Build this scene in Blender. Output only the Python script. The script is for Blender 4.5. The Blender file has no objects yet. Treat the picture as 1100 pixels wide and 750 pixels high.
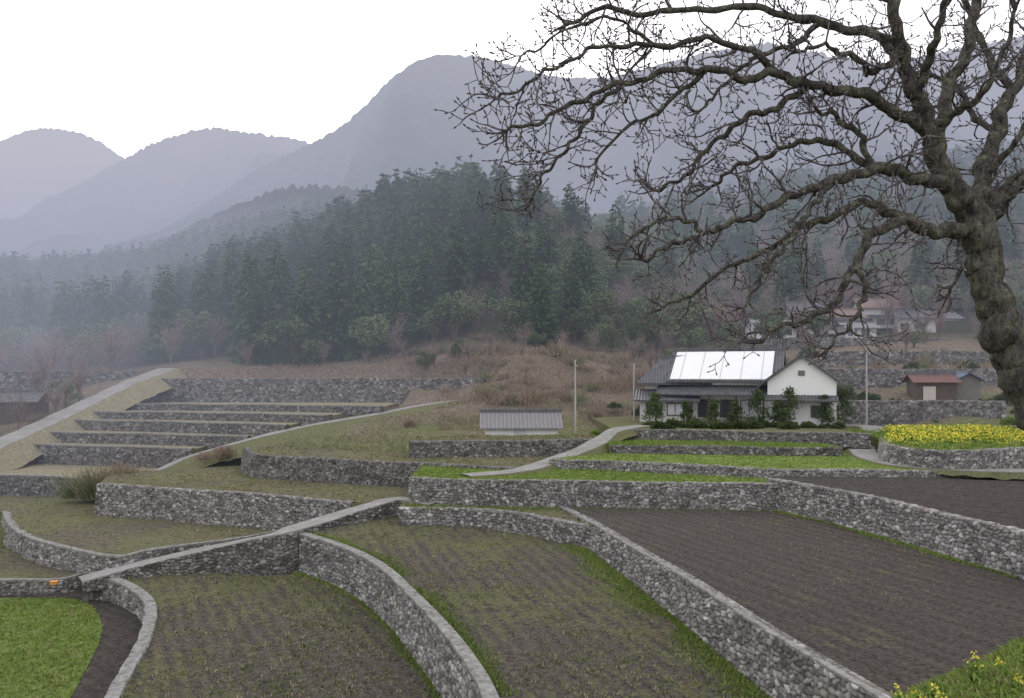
import bpy, bmesh, math, random, numpy as np
from mathutils import Vector, noise as mnoise
random.seed(7); rng=np.random.default_rng(11)
E=15.0; FP=863.0; HZ=400.0
sc=bpy.context.scene
COL=sc.collection
sc.view_settings.view_transform='Standard'
try: sc.view_settings.look='None'
except Exception: pass
sc.view_settings.exposure=0

# ---------------------------------------------------------------- helpers
def W(u,v,a,b=0.0):
    s=(v-HZ)/FP; d=a/(s+b); return ((u-550)/FP*d, d, E-a+b*d)
def at(u,d,z): return ((u-550)/FP*d, d, z)
def atv(u,v,d): return ((u-550)/FP*d, d, E-(v-HZ)/FP*d)

def smooth(pts,n=10):
    P=np.array(pts,float)
    if len(P)<3: return P
    P=np.vstack([2*P[0]-P[1],P,2*P[-1]-P[-2]]); out=[]
    for i in range(1,len(P)-2):
        p0,p1,p2,p3=P[i-1:i+3]
        for k in range(n):
            t=k/n
            out.append(0.5*((2*p1)+(-p0+p2)*t+(2*p0-5*p1+4*p2-p3)*t*t+(-p0+3*p1-3*p2+p3)*t**3))
    out.append(P[-2]); return np.array(out)

def mesh_np(name,V,F,tone=None,mat=None,smooth_=False):
    V=np.asarray(V,np.float32); F=np.asarray(F,np.int32)
    me=bpy.data.meshes.new(name)
    n,k=F.shape
    me.vertices.add(len(V)); me.vertices.foreach_set('co',V.ravel())
    me.loops.add(n*k); me.loops.foreach_set('vertex_index',F.ravel())
    me.polygons.add(n); me.polygons.foreach_set('loop_start',np.arange(0,n*k,k,dtype=np.int32))
    me.polygons.foreach_set('use_smooth',np.full(n,smooth_))
    me.update(calc_edges=True); me.validate()
    if tone is not None:
        a=me.attributes.new('tone','FLOAT_COLOR','POINT')
        a.data.foreach_set('color',np.asarray(tone,np.float32).ravel())
    if mat: me.materials.append(mat)
    return me
def py_mesh(name,V,F,mat=None,smooth_=False):
    me=bpy.data.meshes.new(name); me.from_pydata([tuple(map(float,v)) for v in V],[],F); me.update()
    if mat: me.materials.append(mat)
    if smooth_:
        for p in me.polygons: p.use_smooth=True
    return me
def obj(name,me,parent=None,label=None,category=None,kind=None,group=None,loc=None,rotz=None):
    o=bpy.data.objects.new(name,me); COL.objects.link(o)
    if parent: o.parent=parent
    if label: o['label']=label
    if category: o['category']=category
    if kind: o['kind']=kind
    if group: o['group']=group
    if loc is not None: o.location=loc
    if rotz is not None: o.rotation_euler=(0,0,rotz)
    return o

# ---------------------------------------------------------------- nodes
def N(nt,typ,props=None,ins=None):
    n=nt.nodes.new(typ)
    for k,v in (props or {}).items(): setattr(n,k,v)
    for k,v in (ins or {}).items():
        if isinstance(v,bpy.types.NodeSocket): nt.links.new(v,n.inputs[k])
        else: n.inputs[k].default_value=v
    return n
def c4(c): return (c[0],c[1],c[2],1.0)
def mixc(nt,f,a,b,bt='MIX'):
    n=N(nt,'ShaderNodeMix',{'data_type':'RGBA','blend_type':bt})
    for i,v in ((0,f),(6,a),(7,b)):
        if isinstance(v,bpy.types.NodeSocket): nt.links.new(v,n.inputs[i])
        else: n.inputs[i].default_value=v if i==0 else c4(v)
    return n.outputs[2]
def math_(nt,op,a,b=0.0,c=0.0,clamp=False):
    n=N(nt,'ShaderNodeMath',{'operation':op,'use_clamp':clamp})
    for i,v in ((0,a),(1,b),(2,c)):
        if isinstance(v,bpy.types.NodeSocket): nt.links.new(v,n.inputs[i])
        else: n.inputs[i].default_value=v
    return n.outputs[0]
def ramp(nt,f,st):
    n=N(nt,'ShaderNodeValToRGB',None,{0:f}); cr=n.color_ramp
    while len(cr.elements)<len(st): cr.elements.new(0.5)
    for e,(p,c) in zip(cr.elements,st):
        e.position=p; e.color=c4(c) if hasattr(c,'__len__') else (c,c,c,1)
    return n.outputs[0]
def pos(nt): return N(nt,'ShaderNodeNewGeometry').outputs['Position']
def noi(nt,scale,detail=3,vec=None,rough=0.6):
    return N(nt,'ShaderNodeTexNoise',None,{'Vector':vec if vec else pos(nt),'Scale':scale,'Detail':detail,'Roughness':rough}).outputs[0]
def mapv(nt,vec,rz=0,scale=(1,1,1),typ='TEXTURE'):
    return N(nt,'ShaderNodeMapping',{'vector_type':typ},{'Vector':vec,'Rotation':(0,0,rz),'Scale':scale}).outputs[0]
def bump(nt,h,dist=0.05,st=1.0):
    return N(nt,'ShaderNodeBump',None,{'Height':h,'Distance':dist,'Strength':st}).outputs[0]

hg=bpy.data.node_groups.new('painted_valley_haze','ShaderNodeTree')  # aerial perspective painted into the materials: glowing haze colour mixed in by distance
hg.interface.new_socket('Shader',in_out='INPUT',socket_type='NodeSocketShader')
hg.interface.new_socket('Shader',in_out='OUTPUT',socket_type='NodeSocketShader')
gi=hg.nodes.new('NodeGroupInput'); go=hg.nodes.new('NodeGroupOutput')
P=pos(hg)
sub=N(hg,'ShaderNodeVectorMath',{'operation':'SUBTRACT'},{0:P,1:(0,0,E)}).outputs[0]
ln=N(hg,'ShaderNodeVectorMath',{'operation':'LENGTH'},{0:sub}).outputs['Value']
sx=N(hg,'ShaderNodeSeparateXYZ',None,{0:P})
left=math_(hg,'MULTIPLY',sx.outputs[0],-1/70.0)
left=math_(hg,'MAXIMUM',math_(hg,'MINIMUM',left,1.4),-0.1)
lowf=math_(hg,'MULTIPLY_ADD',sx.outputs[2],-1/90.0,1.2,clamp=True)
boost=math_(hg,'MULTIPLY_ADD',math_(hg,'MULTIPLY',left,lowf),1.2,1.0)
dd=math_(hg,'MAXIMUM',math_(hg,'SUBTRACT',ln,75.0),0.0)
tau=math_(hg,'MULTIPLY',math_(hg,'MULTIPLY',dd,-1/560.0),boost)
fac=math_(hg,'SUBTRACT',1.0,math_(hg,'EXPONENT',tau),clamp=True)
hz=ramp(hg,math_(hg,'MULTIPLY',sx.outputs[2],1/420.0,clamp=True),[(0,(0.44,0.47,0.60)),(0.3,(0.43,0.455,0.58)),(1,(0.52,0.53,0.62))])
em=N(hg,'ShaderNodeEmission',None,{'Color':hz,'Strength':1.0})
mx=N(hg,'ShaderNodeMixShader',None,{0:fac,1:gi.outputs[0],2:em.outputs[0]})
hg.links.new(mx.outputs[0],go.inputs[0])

def material(name,fn,spec=0.2):
    m=bpy.data.materials.new(name); m.use_nodes=True; nt=m.node_tree; nt.nodes.clear()
    r=fn(nt); col,ro=r[0],r[1]; nrm=r[2] if len(r)>2 else None
    if spec<=0.15:
        ins={'Color':col if isinstance(col,bpy.types.NodeSocket) else c4(col)}
        if nrm is not None: ins['Normal']=nrm
        p=N(nt,'ShaderNodeBsdfDiffuse',None,ins)
    else:
        ins={'Roughness':ro,'Specular IOR Level':spec,'Base Color':col if isinstance(col,bpy.types.NodeSocket) else c4(col)}
        if nrm is not None: ins['Normal']=nrm
        p=N(nt,'ShaderNodeBsdfPrincipled',None,ins)
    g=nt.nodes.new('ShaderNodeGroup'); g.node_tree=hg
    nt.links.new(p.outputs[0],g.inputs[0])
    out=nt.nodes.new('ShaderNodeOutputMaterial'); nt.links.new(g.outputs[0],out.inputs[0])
    try: m.cycles.emission_sampling='NONE'
    except Exception: pass
    return m
def attr(nt):
    a=N(nt,'ShaderNodeAttribute',{'attribute_name':'tone'}); s=N(nt,'ShaderNodeSeparateColor',None,{0:a.outputs[0]}); return s.outputs[0],s.outputs[1],s.outputs[2]

def soil_mat(name,rz,green,grasscol=(0.125,0.145,0.062),soil=(0.116,0.104,0.090),dry=0.3,row=0.75,rowamt=0.35):
    def fn(nt):
        p=pos(nt)
        n1=noi(nt,0.13,3,p,0.6); n2=noi(nt,5.0,6,p,0.85); n3=noi(nt,1.3,4,p,0.75)
        rv=mapv(nt,p,rz,(1.0,5.0,1.0))
        streak=noi(nt,2.3,5,rv,0.8)
        wv=N(nt,'ShaderNodeTexWave',{'bands_direction':'X'},{'Vector':mapv(nt,p,rz),'Scale':0.314/row,'Distortion':3.0,'Detail':3.0,'Detail Scale':0.8}).outputs[1]
        rows=math_(nt,'MULTIPLY_ADD',wv,0.5*rowamt,math_(nt,'MULTIPLY',streak,0.85))
        base=ramp(nt,n2,[(0.34,tuple(c*0.30 for c in soil)),(0.5,soil),(0.66,tuple(c*2.0 for c in soil))])
        base=mixc(nt,ramp(nt,rows,[(0.40,0.0),(0.70,0.6)]),base,tuple(c*1.6 for c in soil))
        m=math_(nt,'MULTIPLY_ADD',n1,1.2,math_(nt,'MULTIPLY',rows,0.9))
        m=math_(nt,'MULTIPLY_ADD',n3,0.9,m); m=math_(nt,'MULTIPLY_ADD',n2,1.0,m)
        msk=ramp(nt,math_(nt,'MULTIPLY',m,0.40),[(0.90-green*0.55,0.0),(0.98-green*0.50,1.0)])
        if dry>0: gc=mixc(nt,n3,grasscol,(0.20,0.18,0.12))
        else: gc=mixc(nt,ramp(nt,n3,[(0.3,0.0),(0.7,1.0)]),tuple(c*0.75 for c in grasscol),(grasscol[0]*1.45,grasscol[1]*1.2,grasscol[2]*1.4))
        gc=mixc(nt,1.0,gc,ramp(nt,n2,[(0.3,0.45),(0.66,1.5)]),'MULTIPLY')
        col=mixc(nt,msk,base,gc)
        h=math_(nt,'MULTIPLY_ADD',n2,1.0,math_(nt,'MULTIPLY',rows,0.9))
        return col,0.95,bump(nt,h,0.2,1.0)
    return material(name,fn,0.05)
M={}
M['soil_a']=soil_mat('soil_rows_left',0.50,0.21)
M['soil_b']=soil_mat('soil_rows_middle',0.30,0.19)
M['soil_c']=soil_mat('soil_bare_rows',0.42,0.03,soil=(0.104,0.093,0.083),row=0.9,rowamt=0.3)
M['soil_d']=soil_mat('soil_bare_far',0.9,0.0,soil=(0.092,0.083,0.075),rowamt=0.25)
M['soil_e']=soil_mat('soil_weedy',1.35,0.30,grasscol=(0.18,0.19,0.095),soil=(0.15,0.135,0.11),rowamt=0.25)
M['grass']=soil_mat('young_grass',0.3,1.05,grasscol=(0.19,0.28,0.075),dry=0,soil=(0.09,0.08,0.05),rowamt=0.1)
M['grass2']=soil_mat('rough_grass',0.9,0.7,grasscol=(0.17,0.19,0.08),soil=(0.17,0.15,0.11),rowamt=0.0)
M['drygrass']=soil_mat('dry_grass',1.4,0.8,grasscol=(0.40,0.36,0.25),soil=(0.32,0.27,0.19),rowamt=0.1)

def stone_mat(name,k):
    def f_stone(nt):
        r,g,b=attr(nt); p=pos(nt)
        n=noi(nt,10,4,p,0.7); n2=noi(nt,0.6,3,p)
        c=ramp(nt,b,[(0,(0.22*k,0.21*k,0.20*k)),(0.35,(0.31*k,0.305*k,0.30*k)),(0.7,(0.29*k,0.27*k,0.245*k)),(1,(0.47*k,0.465*k,0.455*k))])
        c=mixc(nt,1.0,c,ramp(nt,r,[(0,0.50),(1,1.3)]),'MULTIPLY')
        c=mixc(nt,1.0,c,ramp(nt,n,[(0.25,0.65),(0.7,1.25)]),'MULTIPLY')
        c=mixc(nt,1.0,c,ramp(nt,n2,[(0.3,0.72),(0.7,1.12)]),'MULTIPLY')
        c=mixc(nt,ramp(nt,math_(nt,'MULTIPLY_ADD',n,0.5,n2),[(0.84,0.0),(0.98,0.5)]),c,(0.11,0.12,0.07))
        c=mixc(nt,g,(0.03,0.028,0.026),c)
        return c,0.95,bump(nt,n,0.03,0.8)
    return material(name,f_stone,0.1)
M['stone']=stone_mat('rubble_stone',0.92)
M['darkstone']=stone_mat('dark_rubble_stone',0.66)
def f_conc(nt):
    p=pos(nt); n=noi(nt,2.0,5,p,0.7); n2=noi(nt,0.4,3,p); n3=noi(nt,14,3,p)
    c=ramp(nt,n,[(0.25,(0.20,0.195,0.185)),(0.55,(0.30,0.29,0.28)),(0.85,(0.38,0.37,0.355))])
    c=mixc(nt,ramp(nt,n2,[(0.42,0.0),(0.75,0.6)]),c,(0.18,0.17,0.13))
    return c,0.9,bump(nt,n3,0.02,0.6)
M['concrete']=material('weathered_concrete',f_conc,0.1)
def f_cap(nt):
    p=pos(nt); n=noi(nt,3.0,5,p,0.75); n3=noi(nt,14,3,p)
    c=ramp(nt,n,[(0.35,(0.13,0.13,0.115)),(0.5,(0.24,0.235,0.22)),(0.7,(0.34,0.335,0.32))])
    return c,0.9,bump(nt,n3,0.02,0.6)
M['cap']=material('mossy_coping',f_cap,0.1)
def f_ground(nt):
    p=pos(nt); n=noi(nt,0.12,4,p,0.65); n2=noi(nt,2.2,5,p,0.8)
    s=N(nt,'ShaderNodeSeparateXYZ',None,{0:p})
    g=ramp(nt,n2,[(0.3,(0.08,0.10,0.04)),(0.55,(0.17,0.18,0.085)),(0.72,(0.30,0.265,0.17))])
    d=ramp(nt,n2,[(0.3,(0.11,0.085,0.065)),(0.55,(0.22,0.178,0.138)),(0.72,(0.36,0.31,0.245))])
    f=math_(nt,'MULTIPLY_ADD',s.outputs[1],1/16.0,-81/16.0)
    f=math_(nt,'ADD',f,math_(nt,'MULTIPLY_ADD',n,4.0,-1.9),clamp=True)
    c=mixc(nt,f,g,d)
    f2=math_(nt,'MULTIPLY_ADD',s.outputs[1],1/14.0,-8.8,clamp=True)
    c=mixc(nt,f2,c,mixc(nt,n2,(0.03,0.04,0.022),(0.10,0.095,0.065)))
    return c,0.95,bump(nt,n2,0.25,1)
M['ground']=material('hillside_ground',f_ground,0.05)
def f_mount(nt):
    p=pos(nt); n=noi(nt,0.05,5,p,0.75); n2=noi(nt,0.012,3,p)
    c=ramp(nt,n,[(0.3,(0.012,0.022,0.016)),(0.55,(0.045,0.06,0.045)),(0.75,(0.11,0.11,0.09))])
    c=mixc(nt,ramp(nt,n2,[(0.45,0.0),(0.65,0.6)]),c,(0.12,0.10,0.085))
    return c,1.0
M['mountain']=material('forested_mountain',f_mount,0.0)
def leafmat(name,c1,c2,c3=None,spec=0.1):
    def fn(nt):
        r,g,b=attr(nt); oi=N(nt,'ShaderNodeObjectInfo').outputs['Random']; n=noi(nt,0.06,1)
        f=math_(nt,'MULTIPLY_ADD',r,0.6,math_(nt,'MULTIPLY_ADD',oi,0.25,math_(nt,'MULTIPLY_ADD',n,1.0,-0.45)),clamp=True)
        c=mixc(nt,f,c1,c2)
        if c3: c=mixc(nt,g,c,c3)
        return c,0.85
    return material(name,fn,spec)
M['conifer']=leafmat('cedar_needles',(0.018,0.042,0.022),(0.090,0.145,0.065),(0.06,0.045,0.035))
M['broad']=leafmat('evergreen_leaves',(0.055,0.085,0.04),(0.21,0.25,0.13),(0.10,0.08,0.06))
M['twigs']=leafmat('bare_twigs',(0.15,0.11,0.10),(0.31,0.245,0.22),(0.14,0.115,0.105))
M['brush']=leafmat('dry_brush',(0.16,0.118,0.085),(0.36,0.29,0.21),(0.16,0.18,0.09))
M['weed']=leafmat('field_weeds',(0.09,0.125,0.045),(0.23,0.26,0.11),(0.31,0.27,0.18))
M['lush']=leafmat('lush_grass',(0.09,0.15,0.03),(0.25,0.34,0.085),(0.28,0.27,0.13))
M['hedge']=leafmat('hedge_leaves',(0.03,0.048,0.02),(0.11,0.15,0.06))
M['yellow']=leafmat('rape_flower_petals',(0.66,0.57,0.06),(0.85,0.78,0.14),(0.20,0.27,0.06))
def f_bark(nt):
    p=pos(nt); n=noi(nt,14,5,mapv(nt,p,0,(0.7,0.7,2.4)),0.75); n2=noi(nt,7,5,p,0.8); n3=noi(nt,45,3,p)
    c=ramp(nt,n,[(0.34,(0.030,0.027,0.025)),(0.5,(0.10,0.090,0.082)),(0.68,(0.20,0.185,0.17))])
    c=mixc(nt,ramp(nt,n2,[(0.48,0.0),(0.60,0.6)]),c,(0.19,0.20,0.125))
    c=mixc(nt,ramp(nt,math_(nt,'MULTIPLY_ADD',n3,0.35,n2),[(0.77,0.0),(0.88,0.65)]),c,(0.38,0.39,0.34))
    return c,0.95,bump(nt,math_(nt,'MULTIPLY_ADD',n3,0.3,n),0.06,1.0)
M['bark']=material('lichen_bark',f_bark,0.1)
def f_twig(nt):
    n=noi(nt,12,3); c=ramp(nt,n,[(0.35,(0.06,0.05,0.05)),(0.58,(0.15,0.13,0.13)),(0.72,(0.30,0.28,0.27))])
    return c,0.9
M['twig']=material('twig_bark',f_twig,0.1)
def f_tile(nt):
    tc=N(nt,'ShaderNodeTexCoord').outputs['Object']
    w=N(nt,'ShaderNodeTexWave',{'bands_direction':'X'},{'Vector':tc,'Scale':1.05,'Distortion':0.0}).outputs[1]
    n=noi(nt,1.5,4)
    c=ramp(nt,n,[(0.3,(0.065,0.068,0.075)),(0.75,(0.15,0.15,0.16))])
    c=mixc(nt,math_(nt,'MULTIPLY',w,0.5),c,(0.04,0.04,0.043))
    return c,0.55,bump(nt,w,0.06,1)
M['tile']=material('grey_roof_tile',f_tile,0.4)
def tile2(nm,a,b):
    def fn(nt):
        tc=N(nt,'ShaderNodeTexCoord').outputs['Object']
        w=N(nt,'ShaderNodeTexWave',{'bands_direction':'X'},{'Vector':tc,'Scale':0.8}).outputs[1]
        n=noi(nt,1.5,4); return mixc(nt,math_(nt,'MULTIPLY',w,0.35),mixc(nt,n,a,b),tuple(x*0.4 for x in a)),0.7,bump(nt,w,0.05,1)
    return material(nm,fn,0.3)
M['redtile']=tile2('red_brown_roof',(0.17,0.105,0.09),(0.27,0.19,0.165))
M['greytile']=tile2('pale_grey_roof',(0.19,0.18,0.185),(0.30,0.285,0.29))
M['tin']=tile2('rusty_tin_roof',(0.13,0.06,0.05),(0.22,0.12,0.10))
def plain(name,c,ro=0.7,var=0.25,spec=0.3,sc_=1.5):
    def fn(nt):
        n=noi(nt,sc_,4); return mixc(nt,n,tuple(x*(1-var) for x in c),tuple(min(1,x*(1+var)) for x in c)),ro
    return material(name,fn,spec)
M['white']=plain('white_plaster',(0.78,0.78,0.76),0.8,0.10)
M['offwhite']=plain('weathered_plaster',(0.52,0.51,0.49),0.8,0.18)
M['cream']=plain('cream_plaster',(0.50,0.47,0.42),0.8,0.15)
M['panel']=plain('painted_sky_sheen',(0.80,0.80,0.81),0.35,0.08,0.5)  # solar panels: the bright sky reflection is put into the base colour
M['glass']=plain('dark_glass',(0.05,0.055,0.06),0.15,0.2,0.6)
M['screen']=plain('paper_screen',(0.55,0.56,0.58),0.6,0.1,0.3)
M['wood']=plain('dark_wood',(0.09,0.068,0.052),0.8,0.3)
M['greywood']=plain('grey_wood',(0.17,0.155,0.14),0.85,0.3)
M['pole']=plain('grey_pole',(0.40,0.39,0.39),0.7,0.1)
M['metal']=plain('galvanised_metal',(0.4,0.4,0.41),0.5,0.1)
M['orange']=plain('orange_plastic',(0.62,0.26,0.05),0.5,0.1)
M['blue']=plain('blue_sheet',(0.08,0.12,0.19),0.6,0.2)
M['stem']=plain('green_stems',(0.10,0.17,0.04),0.7,0.3,0.2,9)

# ---------------------------------------------------------------- stone walls
def hsh(i,j,s): 
    x=np.sin(i*127.1+j*311.7+s*74.7)*43758.5453; return x-np.floor(x)
def vor(s,t,cs,ct,seed):
    a=s/cs; b=t/ct; gi_=np.floor(a); gj=np.floor(b)
    f1=np.full(a.shape,9.0); f2=f1.copy(); idr=np.zeros(a.shape); idb=np.zeros(a.shape)
    for di in (-1,0,1):
        for dj in (-1,0,1):
            ci=gi_+di; cj=gj+dj
            px=ci+.5+.9*(hsh(ci,cj,seed)-.5); py=cj+.5+.9*(hsh(ci,cj,seed+1)-.5)
            d=np.maximum(np.abs(a-px),np.abs(b-py))*0.6+np.hypot(a-px,b-py)*0.45
            r=hsh(ci,cj,seed+2); bb=hsh(ci,cj,seed+3)
            d=d-0.14*bb
            m=d<f1
            f2=np.where(m,f1,np.minimum(f2,d)); f1=np.where(m,d,f1)
            idr=np.where(m,r,idr); idb=np.where(m,bb,idb)
    return f1,f2,idr,idb
WSEED=[1]
def resample(path,step):
    P=np.array(path,float); seg=np.hypot(*(P[1:,:2]-P[:-1,:2]).T); s=np.concatenate([[0],np.cumsum(seg)])
    n=max(3,int(s[-1]/step)); q=np.linspace(0,s[-1],n)
    return q,np.stack([np.interp(q,s,P[:,k]) for k in range(3)],1)
def stone_wall(path,zbot,label,res=0.07,cs=0.29,ct=0.20,top_w=0.45,coping=None,batter=0.14,lift=0.0,amp=0.85,group='dry stone terrace walls',mat='stone'):
    WSEED[0]+=7; sd=WSEED[0]
    q,P=resample(path,res); n=len(q)
    T=np.gradient(P[:,:2],axis=0); T/=np.linalg.norm(T,axis=1)[:,None]+1e-9
    k=9; ker=np.ones(k)/k
    if n>k*2:
        T=np.stack([np.convolve(np.pad(T[:,c],k//2,'edge'),ker,'valid') for c in (0,1)],1)
    Nn=np.stack([T[:,1],-T[:,0]],1)
    rag=np.array([mnoise.noise(Vector((a*2.2,sd,0))) for a in q])*0.05
    zt=P[:,2]+lift+0.03*np.sin(q*0.5+sd)+rag*(0.2 if coping else 1)
    zb=np.array([zbot(x,y) for x,y in P[:,:2]]) if callable(zbot) else np.full(n,float(zbot))
    zb=np.minimum(zb-0.25,zt-0.2)
    hmax=float(np.max(zt-zb)); m=max(4,int(hmax/res))
    nt_=max(2,int(top_w/res))
    rows=[];tones=[]
    for j in range(m+1):
        f=j/m; z=zb+(zt-zb)*f
        f1,f2,r,b=vor(q+0.1*np.sin(z*3+q),z+0*q,cs,ct,sd)
        e=np.clip((f2-f1)/0.28,0,1); e=e*e*(3-2*e)
        dsp=amp*(0.09*e+0.08*(r-.5)*e)+0.0
        if j==m: dsp=dsp*0.6
        off=batter*(zt-z)+dsp
        rows.append(np.stack([P[:,0]+Nn[:,0]*off,P[:,1]+Nn[:,1]*off,z],1))
        tones.append(np.stack([r,np.clip((f2-f1)/0.16,0,1),b,np.ones(n)],1))
    for j in range(1,nt_+1):
        w=-top_w*j/nt_
        f1,f2,r,b=vor(q,zt+ -w*1.0+hmax,cs*1.1,ct*1.3,sd)
        e=np.clip((f2-f1)/0.22,0,1)
        rows.append(np.stack([P[:,0]+Nn[:,0]*w,P[:,1]+Nn[:,1]*w,zt+amp*0.06*e-0.02],1))
        tones.append(np.stack([r,0.3+0.7*np.clip((f2-f1)/0.12,0,1),b*0.5+0.4,np.ones(n)],1))
    rows.append(np.stack([P[:,0]-Nn[:,0]*top_w,P[:,1]-Nn[:,1]*top_w,zt-1.2],1)); tones.append(tones[-1])
    V=np.concatenate(rows); C=np.concatenate(tones); R=len(rows)
    ii=np.arange(n-1); Fs=[]
    for j in range(R-1):
        a=j*n+ii; Fs.append(np.stack([a,a+1,a+1+n,a+n],1))
    F=np.concatenate(Fs)
    me=mesh_np('stone_wall',V,F,C,M[mat],True)
    o=obj('stone_wall',me,None,label,'stone wall',group=group)
    if coping:
        q2,P2=resample(path,0.3); n2=len(q2)
        T=np.gradient(P2[:,:2],axis=0); T/=np.linalg.norm(T,axis=1)[:,None]
        Nn=np.stack([T[:,1],-T[:,0]],1)
        z2=P2[:,2]+lift+0.03*np.sin(q2*0.5+sd)
        w0,w1,h=coping; wob=0.02*np.sin(q2*3.1)+rng.normal(0,0.010,n2)
        R4=[(w0,-0.04),(w0,h),(-w1,h),(-w1,-0.3)]
        V=np.concatenate([np.stack([P2[:,0]+Nn[:,0]*(w+wob*(w>0)),P2[:,1]+Nn[:,1]*(w+wob*(w>0)),z2+hh+rng.normal(0,0.005,n2)],1) for w,hh in R4])
        ii=np.arange(n2-1)
        F=np.concatenate([np.stack([j*n2+ii,j*n2+ii+1,((j+1)%4)*n2+ii+1,((j+1)%4)*n2+ii],1) for j in range(4)])
        obj('coping',mesh_np('coping',V,F,None,M['cap'],False),o)
    return o

SLABS=[]
def slab(front,plane,mat,label,rest=None,depth=None,name='field',skirt=7.0,presmooth=True,off=(0,0)):
    a,b=plane
    fr=smooth(front) if presmooth else np.array(front,float)
    if rest is None:
        bk=fr[::-1].copy(); bk[:,1]+=depth; bk[:,0]+=off[0]
        poly=np.vstack([fr,bk])
    else: poly=np.vstack([fr,np.array(rest,float)])
    poly[:,2]=E-a+b*poly[:,1]; fr=fr.copy(); fr[:,2]=E-a+b*fr[:,1]
    n=len(poly); V=list(map(tuple,poly))+[(p[0],p[1],p[2]-skirt) for p in poly]
    F=[list(range(n))]+[[i,i+n,(i+1)%n+n,(i+1)%n] for i in range(n)]
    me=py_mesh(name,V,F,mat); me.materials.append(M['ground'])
    for p in me.polygons:
        if p.index>0: p.material_index=1
    obj(name,me,None,label,'field','structure')
    SLABS.append((poly[:,:2].copy(),(a,b)))
    return fr,poly
def inpoly(x,y,poly):
    x=np.asarray(x);y=np.asarray(y);c=np.zeros(x.shape,bool);n=len(poly);j=n-1
    for i in range(n):
        xi,yi=poly[i];xj,yj=poly[j]
        if yi!=yj:
            c^=((yi>y)!=(yj>y))&(x<(xj-xi)*(y-yi)/(yj-yi)+xi)
        j=i
    return c
def L(pts,a,b=0): return [W(u,v,a,b) for u,v in pts]

F1=(13.7,0);F2=(13.9,.028);F3=(11.7,.028);F4=(9.0,0);F5=(7.1,0);FN=(9.1,0)
F6b=(12.85,0);F6=(11.5,0);F7=(9.13,0);F8=(7.25,0);F9=(5.9,0);G1=(7.36,0);G2=(6.68,0);G3=(6.0,0);G4=(5.15,0);FY=(5.36,0)
zz=lambda P:(lambda x,y:E-P[0]+P[1]*y)
fr,p1=slab(L([(-500,800),(-500,600)],*F1),F1,M['soil_d'],'low field with bright green young grass',rest=L([(150,600),(260,640),(250,800)],*F1),presmooth=False)
pg=np.array(L([(-400,800),(-400,643),(0,643),(60,643),(84,644),(96,650),(106,660),(110,674),(106,692),(98,708),(84,735),(70,760),(50,800)],*F1)); pg[:,2]+=0.02
obj('grass_patch',py_mesh('grass_patch',[tuple(p) for p in pg],[list(range(len(pg)))],M['grass']),None,'bright green grass plot bordered by dark soil','grass','structure')
fr,p2=slab(L([(100,622),(125,626),(150,640),(159,657),(151,690),(131,725),(115,755),(104,800)],*F2),F2,M['soil_a'],'ploughed brown field with rows of weeds',rest=L([(560,800),(480,650),(330,602),(300,602),(150,611)],*F2))
stone_wall(fr,zz(F1),'curved low stone wall with concrete coping beside green field',0.045,coping=(0.15,0.42,0.09),lift=0.05)
fr,p3=slab(L([(303,572),(330,577),(372,591),(412,614),(450,650),(482,687),(506,720),(522,750),(532,785)],*F3),F3,M['soil_b'],'ploughed terrace field with weeds in rows',rest=L([(930,785),(900,745),(650,580),(622,560),(440,550),(345,560)],*F3))
stone_wall(fr,zz(F2),'tall curved stone terrace wall with grey concrete coping',0.04,coping=(0.13,0.40,0.09),lift=0.05)
fr,p4=slab(L([(590,539),(615,552),(680,589),(760,638),(850,695),(935,747),(1010,795)],*F4),F4,M['soil_c'],'bare dark ploughed terrace field',rest=L([(1500,795),(1500,560),(835,526),(590,528)],*F4))
stone_wall(fr,zz(F3),'long straight stone terrace wall between two ploughed fields',0.04,coping=(0.08,0.16,0.05),lift=0.06)
fr,p5=slab(L([(824,515),(850,519),(960,541),(1100,574),(1300,622)],*F5),F5,M['soil_d'],'bare dark upper field above stone wall',rest=L([(1500,560),(1500,505),(850,507)],*F5))
stone_wall(fr,zz(F4),'high stone terrace wall beside bare dark field',0.045,lift=0.08)
fr,pn=slab(L([(428,546),(500,547.5),(560,553),(612,562),(648,569)],*FN),FN,M['soil_e'],'narrow grassy terrace strip under a wall',depth=9)
stone_wall(fr,zz(F3),'low stone wall edging a narrow terrace',0.055,lift=0.05)
fr,p6b=slab(L([(-160,632),(0,624),(60,623),(92,616)],*F6b),F6b,M['soil_e'],'small ploughed field corner by low wall',depth=10)
stone_wall(fr,zz(F1),'low stone wall above the green field',0.055,coping=(0.1,0.25,0.08))
fr,p6=slab(L([(4,550),(9,562),(22,573),(45,583),(85,592),(128,598),(165,591),(250,580),(305,569)],*F6),F6,M['soil_e'],'curved weedy terrace field',rest=L([(345,556),(345,540),(-500,520),(-500,556),(-60,550)],*F6))
stone_wall(fr,lambda x,y:E-12.85,'rounded stone terrace wall around a weedy field',0.055,coping=(0.1,0.25,0.08))
fr,p7=slab(L([(105,521),(200,527),(300,534),(378,541)],*F7),F7,M['soil_e'],'weedy terrace field above tall stone wall',rest=L([(440,533),(470,520),(470,505),(260,500),(120,508)],*F7))
stone_wall(fr,zz(F6),'tall grey stone terrace wall',0.06,lift=0.08)
fr,p8=slab(L([(262,482.5),(275,489),(350,494),(440,498),(540,503),(592,499)],*F8),F8,M['soil_e'],'flat brown terrace field with short weeds',depth=8)
stone_wall(fr,zz(F7),'dark stone wall edging a flat brown terrace',0.07,lift=0.08,mat='darkstone')
fr,p9=slab(L([(440,475),(500,474),(570,474),(645,472)],*F9),F9,M['soil_e'],'narrow upper terrace field beside shed',depth=6)
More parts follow.
